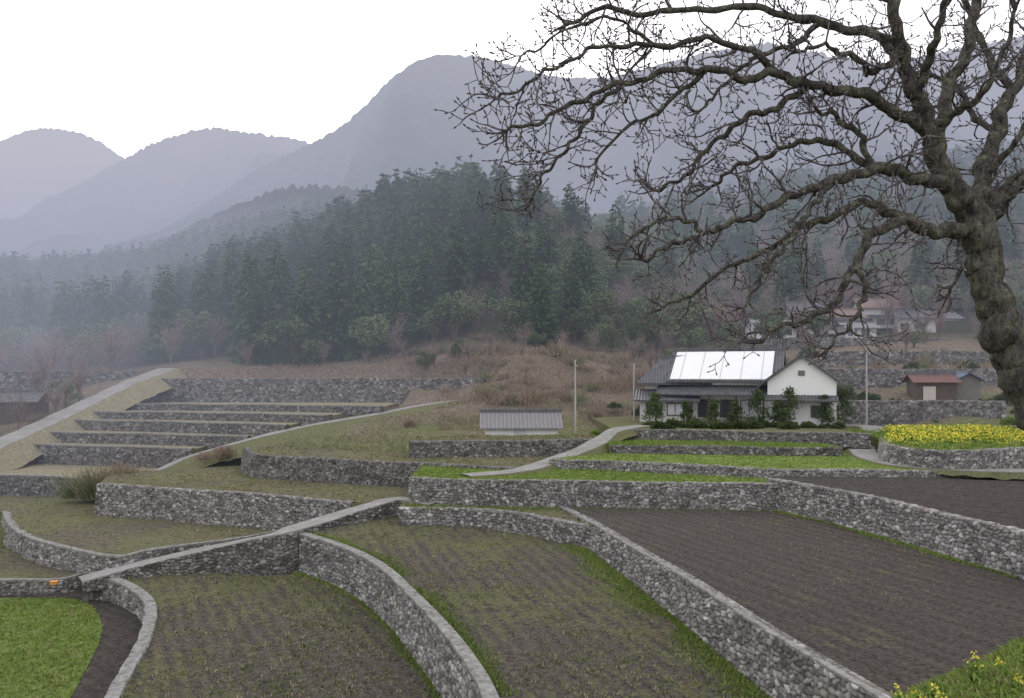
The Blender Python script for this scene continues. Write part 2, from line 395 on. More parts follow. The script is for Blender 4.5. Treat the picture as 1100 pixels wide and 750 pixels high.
stone_wall(fr,zz(F8),'stone wall below the tile-roofed shed',0.075,lift=0.05,mat='darkstone')
fr,pg1=slab(L([(440,514),(520,516.5),(700,519),(824,521),(842,521)],*G1),G1,M['grass'],'strip of green grass on stone terrace',depth=9)
stone_wall(fr,lambda x,y:E-9.1,'long stone wall beneath a strip of green grass',0.055,lift=0.05)
fr,pg2=slab(L([(590,494),(640,495),(700,498),(770,501),(830,504),(850,505),(1000,506),(1100,507),(1300,508)],*G2),G2,M['grass'],'bright green grass field before white house',rest=L([(1300,480),(900,484),(655,484)],*G2))
stone_wall(fr,lambda x,y:E-7.4,'low stone wall edging a bright green field',0.065,lift=0.02)
fr,pg3=slab(L([(655,478),(800,480),(905,481)],*G3),G3,M['grass'],'narrow grass terrace below the house',depth=8)
stone_wall(fr,zz(G2),'low stone wall of a narrow grass terrace',0.075,lift=0.0,mat='darkstone')
fr,pg4=slab(L([(660,462),(800,464),(935,467)],*G4),G4,M['grass2'],'house yard raised on a stone wall',depth=22,name='ground')
stone_wall(fr,zz(G3),'stone retaining wall of the house yard',0.075,lift=0.06,mat='darkstone')
fr,pfy=slab(L([(946,470),(952,478),(985,483),(1040,485),(1100,482),(1190,476)],*FY),FY,M['grass'],'flower field raised on curved stone wall',depth=20)
stone_wall(fr,zz(G2),'curved stone wall under yellow flower field',0.07,lift=0.05)
TL=[((9.75,0),[(-160,510),(0,512),(60,513),(112,516),(155,512)],12,(11.5,0)),
    ((7.8,0),[(20,478),(100,480),(207,483)],10,(9.75,0)),
    ((6.76,0),[(45,465),(150,467),(267,470)],8,(7.8,0)),
    ((5.68,0),[(75,452),(180,454),(308,457.5)],8,(6.76,0)),
    ((4.88,0),[(95,443),(200,444),(355,447)],8,(5.68,0)),
    ((4.16,0),[(120,434.5),(250,435.5),(410,437.5)],16,(4.88,0))]
for pl,pts,dep,low in TL:
    fr,_=slab(L(pts,*pl),pl,M['drygrass'],'narrow high terrace field with dry weeds',depth=dep)
    stone_wall(fr,zz(low),'dark grey stone wall of a stacked terrace',0.09,lift=0.06,cs=0.34,ct=0.22,coping=(0.12,0.35,0.10),mat='darkstone')
T6=(0.91,0)
fr,_=slab([at(148,113,0),at(250,112,0),at(400,111,0),at(520,107,0)],T6,M['drygrass'],'dry pale grass terrace below the forest',depth=9)
stone_wall(fr,lambda x,y:E-4.9,'very tall dark stone retaining wall',0.1,cs=0.40,ct=0.28,lift=0.05,mat='darkstone')

# ---------------------------------------------------------------- ribbons
def ribbon(pts,width,mat,name,label,cat,bank=1.5,lift=0.04,bmat='grass2',slope=1.1,wall=None):
    P=smooth(pts,8); q,P=resample(P,0.6); n=len(P)
    T=np.gradient(P[:,:2],axis=0); T/=np.linalg.norm(T,axis=1)[:,None]
    Nn=np.stack([T[:,1],-T[:,0]],1); w=width/2*(1+0.05*np.sin(q*1.3)+rng.normal(0,0.02,n))
    cols=[]
    for s,dz in ((1.0,-0.18),(1,0),(0.5,0.02),(0,0.03),(-0.5,0.02),(-1,0),(-1.0,-0.18)):
        cols.append(np.stack([P[:,0]+Nn[:,0]*w*s,P[:,1]+Nn[:,1]*w*s,P[:,2]+lift+dz],1))
    V=np.concatenate(cols); ii=np.arange(n-1)
    F=np.concatenate([np.stack([j*n+ii+n,j*n+ii+n+1,j*n+ii+1,j*n+ii],1) for j in range(6)])
    o=obj(name,mesh_np(name,V,F,None,mat,False),None,label,cat,'structure')
    if bank:
        cols=[]
        rr=rng.normal(0,0.06,(4,n))
        for i,(s,ex,dz) in enumerate(((1,slope*bank,-bank),(1,0.12,-0.03),(-1,0.12,-0.03),(-1,slope*bank,-bank))):
            off=(w+ex)*s
            cols.append(np.stack([P[:,0]+Nn[:,0]*off,P[:,1]+Nn[:,1]*off,P[:,2]+lift+dz+(rr[i] if ex>0.2 else -np.abs(rr[i])*0.3)],1))
        V=np.concatenate(cols)
        F=np.concatenate([np.stack([j*n+ii+n,j*n+ii+n+1,j*n+ii+1,j*n+ii],1) for j in range(3)])
        obj('embankment',mesh_np('embankment',V,F,None,M[bmat],False),None,'grassy earth shoulder carrying a '+cat,'bank','structure')
    if wall:
        S=np.stack([P[:,0]+Nn[:,0]*(w+0.02),P[:,1]+Nn[:,1]*(w+0.02),P[:,2]+lift-0.06],1)
        stone_wall(S,wall,'rough low stone wall carrying a footpath',0.055,top_w=0.2,mat='darkstone')
    return o
H=lambda u,v,h:W(u,v,h,0)
ribbon([H(86,623,12.45),H(104,618,12.3),H(150,606,11.9),H(220,590,11.2),H(262,581,10.7),H(302,571.5,10.05),H(345,559,9.8),H(390,545,9.35),H(428,536,9.0),H(470,541,9.0)],1.5,M['concrete'],'path','narrow concrete footpath between terraces','path',bank=0,wall=lambda x,y:max(E-F2[0]+F2[1]*y-0.2,0) if x<-13.5 else E-10.5)
ribbon([H(500,511,7.3),H(560,505,7.2),H(598,493,6.85),H(628,482,6.3),H(648,471,5.75),H(662,462,5.1),H(700,457,5.05),H(760,457,5.08)],1.7,M['concrete'],'path','concrete lane rising to the white house','path',bank=0.6)
ribbon([atv(120,519,76),atv(165,507,78),atv(205,490,80),atv(265,473,82.2),atv(305,463,84.7),atv(350,454,88),atv(405,445,95),atv(450,436,99),atv(500,429,104.5),atv(530,424,107)],1.5,M['concrete'],'path','long pale ramp path climbing beside terraces','path',bank=1.2,slope=2.2)
ribbon([atv(-110,525,70),atv(-40,495,78),atv(0,476,84),atv(50,454,92),atv(100,430,101),atv(140,411,108),atv(165,402,115),atv(180,396,124)],2.7,M['concrete'],'road','concrete farm road climbing the slope','road',bank=1.6,bmat='drygrass',slope=1.5)
ribbon([H(700,457,5.05),H(900,457,5.1),H(938,460,5.1),H(930,470,5.75),H(925,482,6.35),H(938,492,6.6),H(970,499.5,6.6),H(1030,504,6.6),H(1100,506,6.6),H(1250,508,6.6)],2.0,M['concrete'],'road','curving concrete lane beside flower field','road',bank=0.4)

# ---------------------------------------------------------------- terrain
CP=[]
def cp(u,d,z): CP.append(((u-550)/FP*d,d,z))
for u in (-400,0,300,550,800,1100,1500):
    for d in (18,35,48): cp(u,d,0.6)
CP+= [(-60,0,3),(0,-30,4),(60,-30,6),(-100,40,1),(120,0,8),(120,60,8),(-150,60,3)]
for u,d,z in [(0,62,2.6),(100,66,2.8),(-200,66,3),(-300,90,8),(50,80,4.7),(150,78,5),(50,92,7.8),(150,92,7.9),(250,86,7.3),(50,101,9.4),(200,104,10),(300,98,9.5),(400,100,10.2),
 (250,77,7.3),(215,77,6.4),(330,80,7.6),(400,80,7.6),(330,86,8.6),(400,92,9.5),(450,92,9.9),(500,86,8.8),(500,98,11.0),(440,104,10.7),(480,105,11.2),(560,80,8.0),(600,82,8.2),(560,95,10.8),(620,90,9.6),(660,85,9.3),(680,96,11),
 (560,112,17.2),(620,112,17.0),(530,112,15.8),(680,115,14.5),(640,130,19.5),
 (250,112,13.8),(400,113,13.8),(250,123,15.4),(400,123,15.8),(480,122,17),(200,130,16.7),(400,135,18.5),(300,135,17.5),
 (490,160,33),(490,190,49),(490,212,55),(420,180,42),(400,205,48),(330,170,30),(300,200,36),(250,160,24),(200,150,18),(180,200,26),
 (560,150,32),(600,170,43),(580,210,53),(620,220,48),(660,150,28),(690,130,19),(700,170,27),(720,200,34),(740,150,23),
 (0,130,12),(100,125,14),(0,150,15),(60,160,16),(60,200,20),(0,230,30),(60,260,37),(150,240,33),(220,260,45),(280,300,60),(350,300,64),(120,320,45),(0,320,48),(-200,200,30),(-300,320,60),
 (490,280,56),(600,280,60),(700,280,62),
 (650,62,6.5),(800,70,7.8),(900,60,6.8),(1000,58,6.8),(1200,60,7),(1000,80,8.6),(1100,75,8.8),(700,80,8.8),(800,92,9.5),(900,92,10),(1200,85,10),
 (750,104,12.5),(850,104,13.5),(970,90,11.4),(1020,90,11.7),(1100,92,12.3),(970,101,14.2),(1050,103,15.2),(900,106,15.5),(970,112,17.5),(1080,115,18.5),(850,120,17.5),(940,130,20.5),(860,138,21.5),(1000,140,22),(1150,130,22),
 (760,125,17.5),(900,170,31),(1000,170,32),(1150,170,36),(820,200,38),(900,250,60),(1050,250,62),(900,330,88),(1100,330,98),(1300,300,100),(1300,200,55),(800,330,80)]: cp(u,d,z)
CP=np.array(CP)
Dm=np.hypot(CP[:,None,0]-CP[None,:,0],CP[:,None,1]-CP[None,:,1])
A=np.vstack([np.hstack([Dm-0.3*np.eye(len(CP)),np.ones((len(CP),1))]),np.hstack([np.ones((1,len(CP))),[[0]]])])
wt=np.linalg.solve(A,np.concatenate([CP[:,2],[0]]))
def Tz(x,y):
    x=np.atleast_1d(np.asarray(x,float)).ravel(); y=np.atleast_1d(np.asarray(y,float)).ravel()
    return np.hypot(x[:,None]-CP[None,:,0],y[:,None]-CP[None,:,1])@wt[:-1]+wt[-1]
gx=np.concatenate([np.arange(-330,-90,6),np.arange(-90,90,1.5),np.arange(90,331,6)]); gy=np.concatenate([np.arange(-30,50,5),np.arange(50,140,1.5),np.arange(140,351,4)])
X,Y=np.meshgrid(gx,gy); Z=Tz(X,Y).reshape(X.shape)
Z+= (0.25*np.sin(X*0.35+Y*0.2)*np.sin(Y*0.31-X*0.12))+rng.normal(0,0.09,X.shape)
for poly,(a,b) in SLABS:
    m=np.zeros(X.shape,bool)
    for ox in (-1.6,0,1.6):
        for oy in (-1.6,0,1.6): m|=inpoly(X+ox,Y+oy,poly)
    Z=np.where(m,np.minimum(Z,E-a+b*Y-0.5),Z)
ny,nx=X.shape
idx=np.arange(ny*nx).reshape(ny,nx)
F=np.stack([idx[:-1,:-1],idx[:-1,1:],idx[1:,1:],idx[1:,:-1]],-1).reshape(-1,4)
obj('terrain',mesh_np('terrain',np.stack([X,Y,Z],-1).reshape(-1,3),F,None,M['ground'],True),None,'grassy and wooded valley slopes around terraces','hillside','structure')
obj('ground',py_mesh('ground',[(-5000,-3000,-6),(5000,-3000,-6),(5000,6000,-6),(-5000,6000,-6)],[[0,1,2,3]],M['ground']),None,'wide valley floor reaching to the horizon','ground','structure')

bx=np.linspace(-14,22,110); by=np.linspace(-14,24,110); BX,BY=np.meshgrid(bx,by)
def bankz(x,y):
    d=np.array([5.1,4.85]); d/=np.linalg.norm(d); s=(-(x)*d[1]+(y-3.15)*d[0])
    t=x*d[0]+(y-3.15)*d[1]
    yc=3.15+t*d[1]
    zc=12.82-0.14*(yc-3.15)
    zc=np.where(yc>9,zc-0.4*(yc-9),zc); zc=np.where(yc<1,13.2,zc)
    down=np.where(s>0,1.0*np.sqrt(s*s+0.09)-0.3,0)
    lump=0.04*np.sin(x*3.1+y)+0.03*np.sin(y*4.3-x*2)
    return zc-down+np.where(s<0,0.03*-s,0)+lump
BZ=np.maximum(bankz(BX,BY),0.0)
i2=np.arange(110*110).reshape(110,110)
F=np.stack([i2[:-1,:-1],i2[:-1,1:],i2[1:,1:],i2[1:,:-1]],-1).reshape(-1,4)
obj('grass_bank',mesh_np('grass_bank',np.stack([BX,BY,BZ],-1).reshape(-1,3),F,None,M['grass2'],True),None,'grassy bank beneath the old bare tree','bank','structure')

# ---------------------------------------------------------------- mountains
def mountain(profile,d,y0,z0,label,rough=6,depth_back=200,us=(-500,1600),step=4,rows=46,seed=0):
    pu=[p[0] for p in profile]; pv=[p[1] for p in profile]
    us_=np.arange(us[0],us[1],step); v=np.interp(us_,pu,pv)
    ker=np.ones(5)/5; v=np.convolve(np.pad(v,2,'edge'),ker,'valid')
    V=[]; r_=np.random.default_rng(seed)
    zr=E-(v-HZ)/FP*d
    for j in range(rows+9):
        t=j/rows
        y=y0+(d-y0)*t if t<=1 else d+(t-1)*rows/8*depth_back/1.2
        for i,u in enumerate(us_):
            x=(u-550)/FP*(d*0.75+0.25*y)
            hgt=zr[i]-z0
            if t<=1: s=t**1.15
            else: s=max(0.0,1-(t-1)*rows/8*0.8)
            q=mnoise.fractal(Vector((x/ (d*0.16),y/(d*0.3),seed)),1.0,2.0,5)
            g=abs(mnoise.noise(Vector((x/(d*0.09)+q,y/(d*0.5),seed+5))))
            rel=(q*0.22-g*0.25)*hgt*4*t*(1-t)*(1 if t<1 else 0)
            z=z0+hgt*s+rel+r_.random()*rough*(0.4+0.6*min(t,1))*(0.55+0.9*abs(mnoise.noise(Vector((x*0.02,y*0.02,3)))))
            V.append((x,y,z))
    nx=len(us_); idx=np.arange(nx*(rows+9)).reshape(-1,nx)
    F=np.stack([idx[:-1,:-1],idx[:-1,1:],idx[1:,1:],idx[1:,:-1]],-1).reshape(-1,4)
    obj('mountain',mesh_np('mountain',V,F,None,M['mountain'],False),None,label,'mountain','structure')
mountain([(-500,230),(-200,190),(-60,155),(0,152),(30,141),(60,139),(85,143),(110,155),(140,176),(200,230),(300,300),(1600,400)],1500,900,30,'distant hazy rounded mountain ridge',5,seed=3,step=3)
mountain([(-500,330),(0,260),(60,215),(120,180),(160,158),(200,143),(235,139),(262,144),(300,148),(330,153),(380,190),(460,300),(1600,380)],1150,650,30,'hazy wooded ridge with trees on its crest',7,seed=9,step=3)
mountain([(-500,400),(60,320),(140,275),(190,240),(250,200),(300,172),(340,153),(370,135),(395,112),(420,85),(445,68),(475,61),(510,62),(545,70),(600,85),(660,85),(740,62),(820,48),(880,60),(950,70),(1050,50),(1150,30),(1600,10)],850,420,40,'large hazy forested mountain peak',5,seed=14,step=3,rows=60)
mountain([(-500,260),(-200,290),(0,300),(100,290),(180,262),(230,235),(290,210),(340,203),(400,210),(480,235),(560,300),(1600,400)],430,320,40,'misty wooded shoulder of the mountain',6,seed=21,step=4,depth_back=100)
mountain([(-500,420),(500,330),(600,270),(660,235),(720,210),(800,190),(900,182),(1000,165),(1100,150),(1300,110),(1600,80)],520,330,60,'misty wooded slope above the hamlet',6,seed=33,step=4,depth_back=100)

# ---------------------------------------------------------------- vegetation meshes
def clumps(C,size,droop=0.0,outv=None,r=None,elong=1.0):
    n=len(C); r=r or rng
    a=r.normal(0,1,(n,3)); a/=np.linalg.norm(a,axis=1)[:,None]
    if outv is not None:
        a=outv+0.55*a; a[:,2]-=droop; a/=np.linalg.norm(a,axis=1)[:,None]
    b=np.cross(a,r.normal(0,1,(n,3))); b/=np.linalg.norm(b,axis=1)[:,None]+1e-9
    s=np.asarray(size)*np.ones(n)*(0.6+0.8*r.random(n))
    s=s[:,None]
    V=np.stack([C-a*s*elong*0.5,C+b*s*0.33,C+a*s*elong*0.6,C-b*s*0.33],1).reshape(-1,3)
    F=np.arange(4*n).reshape(n,4)
    return V,F
def tone4(t,g=None,k=4):
    n=len(t); g=np.zeros(n) if g is None else g
    return np.repeat(np.stack([t,g,np.zeros(n),np.ones(n)],1),k,0)
def tube_arr(pts,rad,k):
    pts=np.asarray(pts,float); rad=np.asarray(rad,float); n=len(pts)
    T=np.gradient(pts,axis=0); T/=np.linalg.norm(T,axis=1)[:,None]+1e-9
    ref=np.array([0.13,0.97,0.2]) if abs(T[:,1]).mean()<0.75 else np.array([0.9,0.1,0.4])
    a=np.cross(T,ref); a/=np.linalg.norm(a,axis=1)[:,None]+1e-9; b=np.cross(T,a)
    th=np.arange(k)*2*math.pi/k
    V=(pts[:,None,:]+rad[:,None,None]*(np.cos(th)[None,:,None]*a[:,None,:]+np.sin(th)[None,:,None]*b[:,None,:])).reshape(-1,3)
    i=np.arange(n-1)[:,None]*k; j=np.arange(k)[None,:]
    F=np.stack([i+j,i+(j+1)%k,i+k+(j+1)%k,i+k+j],-1).reshape(-1,4)
    return V,F
def join(parts):
    Vs=[];Fs=[];Ts=[];o=0
    for V,F,T in parts:
        Vs.append(V);Fs.append(F+o);Ts.append(T);o+=len(V)
    return np.concatenate(Vs),np.concatenate(Fs),np.concatenate(Ts)
def gen_conifer(seed,n=1300,h=14.0,R=3.0,leaf=0.85):
    r=np.random.default_rng(seed); ph=r.random(4)*6
    t=1-np.sqrt(r.random(n))*0.95; t=np.clip(t,0.03,1)
    th=r.random(n)*2*math.pi
    lay=0.80+0.15*np.sin(t*h*2.0+1.5*np.sin(th*2+ph[0]))+0.14*np.sin(th*3+ph[1]+t*9)
    rad=R*((1-t)**0.52)*lay+0.06
    f=0.35+0.65*np.sqrt(r.random(n)); rr=rad*f
    C=np.stack([np.cos(th)*rr,np.sin(th)*rr,t*h-0.10*rr*h/6],1)
    out=np.stack([np.cos(th),np.sin(th),np.zeros(n)],1)
    V,F=clumps(C,leaf*(0.55+0.55*(1-t)),0.35,out,r,1.4)
    T=tone4(np.clip(0.10+0.6*r.random(n)+0.45*(f-0.6)+0.2*(lay-0.8),0,1))  # inner clumps toned darker, crown occlusion painted into the needle colour
    tv,tf=tube_arr([(0,0,-0.8),(0,0,h*0.5),(0,0,h*0.97)],[0.24,0.15,0.03],5)
    return join([(V,F,T),(tv,tf,tone4(np.zeros(len(tv)),np.ones(len(tv)),1))])
def gen_broad(seed,n=1400,h=9.0,R=3.6,leaf=0.5):
    r=np.random.default_rng(seed); nb=16
    bc=np.stack([r.normal(0,0.45,nb)*R,r.normal(0,0.45,nb)*R,h*(0.25+0.6*r.random(nb))],1); br=R*(0.28+0.25*r.random(nb))
    k=r.integers(0,nb,n); d=r.normal(0,1,(n,3)); d/=np.linalg.norm(d,axis=1)[:,None]
    f=0.6+0.45*r.random(n); C=bc[k]+d*(br[k]*f)[:,None]*np.array([1,1,0.8])
    V,F=clumps(C,leaf,0.1,d,r,1.2)
    bt=r.random(nb)
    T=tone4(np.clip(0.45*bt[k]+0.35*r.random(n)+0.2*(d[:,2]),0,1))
    ps=[(V,F,T)]
    for q in range(6):
        e=bc[q]; tv,tf=tube_arr([(0,0,-0.5),(e[0]*0.2,e[1]*0.2,h*0.25),tuple(e)],[0.22,0.14,0.03],5)
        ps.append((tv,tf,tone4(np.zeros(len(tv)),np.ones(len(tv)),1)))
    return join(ps)
def gen_bare(seed,h=9.0,R=3.0,nt_=600):
    r=np.random.default_rng(seed); ps=[]; ends=[]
    for q in range(14):
        th=r.random()*6.28; sp=R*(0.3+0.7*r.random()); top=h*(0.55+0.4*r.random()); b=h*(0.12+0.3*r.random())
        e=np.array([math.cos(th)*sp,math.sin(th)*sp,top]); mid=np.array([e[0]*0.45,e[1]*0.45,b+(top-b)*0.45])
        pts=np.array([(0,0,b*0.3),(0.02,0,b),mid,e]); pts=smooth(pts,3)
        tv,tf=tube_arr(pts,np.linspace(0.10,0.02,len(pts)),4); ps.append((tv,tf,tone4(r.random(len(tv))*0.5,np.full(len(tv),0.7),1)))
        ends.append(pts)
    tv,tf=tube_arr([(0,0,-0.5),(0.05,0.02,h*0.3),(0,0,h*0.8)],[0.17,0.12,0.03],5); ps.append((tv,tf,tone4(np.zeros(len(tv)),np.ones(len(tv)),1)))
    k=r.integers(0,14,nt_); tt=0.35+0.65*r.random(nt_)
    C=np.array([ends[a][min(len(ends[a])-1,int(t*(len(ends[a])-1)+.5))] for a,t in zip(k,tt)])+r.normal(0,0.35,(nt_,3))
    d=C*np.array([0.5,0.5,0])+np.array([0,0,1.2]); d=d/np.linalg.norm(d,axis=1)[:,None]+r.normal(0,0.45,(nt_,3))
    d/=np.linalg.norm(d,axis=1)[:,None]; s=np.cross(d,r.normal(0,1,(nt_,3))); s/=np.linalg.norm(s,axis=1)[:,None]
    l=(0.5+0.9*r.random(nt_))[:,None]*h/9; w=0.035
    V=np.stack([C-s*w,C+s*w,C+d*l+s*0.01,C+d*l-s*0.01],1).reshape(-1,3); F=np.arange(4*nt_).reshape(-1,4)
    ps.append((V,F,tone4(0.3+0.7*r.random(nt_))))
    return join(ps)
def gen_brush(seed,n=420,h=1.5,R=2.6,green=0.12):
    r=np.random.default_rng(seed)
    nb=7; bc=r.normal(0,R*0.5,(nb,2)); bh=0.35+0.9*r.random(nb)
    k=r.integers(0,nb,n); xy=bc[k]+r.normal(0,0.35,(n,2)); C=np.concatenate([xy,np.full((n,1),-0.15)],1)
    d=np.stack([r.normal(0,.55,n),r.normal(0,.55,n),np.ones(n)],1); d/=np.linalg.norm(d,axis=1)[:,None]
    s=np.cross(d,r.normal(0,1,(n,3))); s/=np.linalg.norm(s,axis=1)[:,None]
    l=(h*bh[k]*(0.4+0.8*r.random(n)))[:,None]; w=0.035
    V=np.stack([C-s*w,C+s*w,C+d*l+s*0.015,C+d*l-s*0.015],1).reshape(-1,3); F=np.arange(4*n).reshape(-1,4)
    return V,F,tone4(r.random(n),((r.random(nb)<green)[k])*1.0)

# ---------------------------------------------------------------- forest
pts=[]
sp=4.1
for yy in np.arange(96,338,sp):
    for xx in np.arange(-190,235,sp):
        x=xx+random.uniform(-.48,.48)*sp; y=yy+random.uniform(-.48,.48)*sp
        u=550+FP*x/y
        if u<-130 or u>1230: continue
        pts.append((x,y,u))
PX=np.array(pts); PZ=Tz(PX[:,0],PX[:,1])
place={'con':[],'bro':[],'bare':[],'brush':[]}
for (x,y,u),z in zip(PX,PZ):
    r=random.random(); n=mnoise.noise(Vector((x*0.05,y*0.05,1.0))); n2=mnoise.noise(Vector((x*0.03,y*0.03,7.0)))
    k=None
    ue=u+n2*110
    if u<175:
        if y>160: k='con' if r<0.85+n else 'bro'
        elif y>138: k='bare' if r<0.5 else 'bro'
        elif y>124 and u<140: k='bare' if r<0.45 else ('bro' if r<0.6 else 'brush')
    elif ue<535:
        yb=128+max(0,(u-430)*0.12)
        if u<260: yb=140
        if y>yb: k='con' if r<0.95 else 'bro'
        elif y>yb-7 and y>124: k='bare' if r<0.5 else ('bro' if r<0.9 else 'brush')
        elif y>122.5: k='brush' if r<0.5 else None
        if u>430 and y>114 and k is None: k='bro' if r<0.12 else ('bare' if r<0.5 else 'brush')
    elif u<715:
        if y>172: k='con' if (r<0.35-(ue-540)/300) else ('bro' if r<0.62 else 'bare')
        elif y>122: k='bro' if r<0.50+n*0.8 else ('bare' if r<0.96 else 'con')
        elif y>110: k='bro' if r<0.07 else ('bare' if r<0.42 else 'brush')
        elif y>96: k='brush' if r<0.85 else None
    else:
        if y>205: k='con' if (n>0.0 and r<0.5) else ('bro' if r<0.15 else 'bare')
        elif y>152: k='bare' if r<0.75 else ('con' if r<0.83 else 'bro')
        elif y>108 and u<800: k='bare' if r<0.55 else ('brush' if r<0.7 else 'bro')
        elif y>118 and u>1030: k='bare' if r<0.4 else ('bro' if r<0.7 else None)
        elif 145<y: k='bare' if r<0.75 else 'bro'
        elif y>102: k='brush' if r<0.3 else ('bare' if r<0.42 else ('bro' if r<0.5 else None))
        if 800<u<1060 and 122<y<147 : k=('bare' if r<0.2 else ('bro' if r<0.30 else None)) if y<130 else ('bare' if r<0.10 else None)
    if k: place[k].append((y,x,z))
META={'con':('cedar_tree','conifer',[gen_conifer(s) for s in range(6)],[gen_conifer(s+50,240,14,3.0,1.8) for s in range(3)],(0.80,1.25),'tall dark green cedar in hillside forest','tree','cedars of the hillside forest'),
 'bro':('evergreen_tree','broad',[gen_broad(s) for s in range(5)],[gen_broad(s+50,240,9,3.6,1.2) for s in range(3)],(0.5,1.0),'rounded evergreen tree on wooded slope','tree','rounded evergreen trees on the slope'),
 'bare':('bare_tree','twigs',[gen_bare(s) for s in range(5)],[gen_bare(s+50,9,3,150) for s in range(3)],(0.55,1.05),'leafless pinkish-brown tree on the slope','tree','leafless trees on the slope'),
 'brush':('dry_bush','brush',[gen_brush(s) for s in range(5)],[gen_brush(s+50,120) for s in range(3)],(0.5,1.3),'dry brown brush on hillside edge','bush','dry bushes on the hillside')}
LIM={'con':290,'bro':280,'bare':280,'brush':230}
for k,lst in place.items():
    name,mat,hi,lo,(s0,s1),lab,cat,grp=META[k]
    lst.sort(); mes=[mesh_np(name,*h,M[mat]) for h in hi]
    for (y,x,z) in lst[:LIM[k]]:
        o=obj(name,random.choice(mes),None,lab,cat,None,grp,(x,y,z),random.uniform(0,6.28))
        s=random.uniform(s0,s1)
        if y<126 and k in('bro','bare'): s*=random.uniform(0.35,0.6)
        o.scale=(s*random.uniform(.9,1.15),s*random.uniform(.9,1.15),s*random.uniform(.85,1.1))
    ps=[]
    for (y,x,z) in lst[LIM[k]:]:
        V,Fq,T=random.choice(lo); s=random.uniform(s0,s1); a=random.uniform(0,6.28); c,sn=math.cos(a)*s,math.sin(a)*s
        V2=np.stack([V[:,0]*c-V[:,1]*sn+x,V[:,0]*sn+V[:,1]*c+y,V[:,2]*s+z],1); T2=T.copy(); T2[:,0]=np.clip(T2[:,0]*random.uniform(.6,1.4),0,1)
        ps.append((V2,Fq,T2))
    if ps:
        V,Fq,T=join(ps); obj('forest' if k!='brush' else 'undergrowth',mesh_np('forest',V,Fq,T,M[mat]),None,{'con':'dense dark cedar forest on the far slope','bro':'evergreen woodland mass on misty slope','bare':'leafless woodland mass on misty slope','brush':'dry undergrowth on the slope'}[k],'forest','stuff')
    if k in('bare','bro','brush'):
        ex={'bare':[(20,94,.6),(60,99,.6),(-10,92,.7),(85,108,.7),(40,107,.8),(-40,96,.7)],'bro':[(-25,90,.35),(70,106,.4),(30,103,.35)],'brush':[(10,88,.9),(30,92,1.0),(55,97,.9),(75,100,.9),(95,105,.9),(-20,86,1),(232,78,.6),(245,78.5,.5),(222,78,.4)]}[k]
        for u,d,s in ex:
            zt=float(Tz((u-550)/FP*d,d)[0]); o=obj(name,random.choice(mes),None,lab,cat,None,grp,at(u,d,zt),random.uniform(0,6)); o.scale=(s,s,s)
def slopegrass(n,ur,yr,hgt,mat,label,seed,name='grass',w=0.03,drymix=0.6):
    r=np.random.default_rng(seed); y=r.uniform(yr[0],yr[1],n); u=r.uniform(ur[0],ur[1],n); x=(u-550)/FP*y
    ok=np.ones(n,bool)
    for poly,_ in SLABS: ok&=~inpoly(x,y,poly)
    x=x[ok];y=y[ok];n=len(x); z=Tz(x,y)
    C=np.stack([x,y,z-0.05],1); d=np.stack([r.normal(0,.5,n),r.normal(0,.5,n),np.ones(n)],1); d/=np.linalg.norm(d,axis=1)[:,None]
    s=np.stack([r.normal(0,1,n),r.normal(0,1,n),np.zeros(n)],1); s/=np.linalg.norm(s,axis=1)[:,None]
    l=(hgt*(0.3+r.random(n)))[:,None]
    V=np.stack([C-s*w,C+s*w,C+d*l*0.6+s*w*.8,C+d*l],1).reshape(-1,3)
    obj(name,mesh_np(name,V,np.arange(4*n).reshape(-1,4),tone4(r.random(n),(r.random(n)<drymix)*1.0),M[mat]),None,label,'grass','stuff')
slopegrass(20000,(470,720),(86,124),0.5,'brush','dry tangled grass on the rough slope',61,w=0.04,drymix=0.1)
slopegrass(12000,(300,540),(78,104),0.3,'weed','rough green and dry grass on the slope',62,w=0.04,drymix=0.65)
slopegrass(9000,(150,500),(118,130),0.45,'brush','pale dry grass bank below forest',63,w=0.04,drymix=0.0)

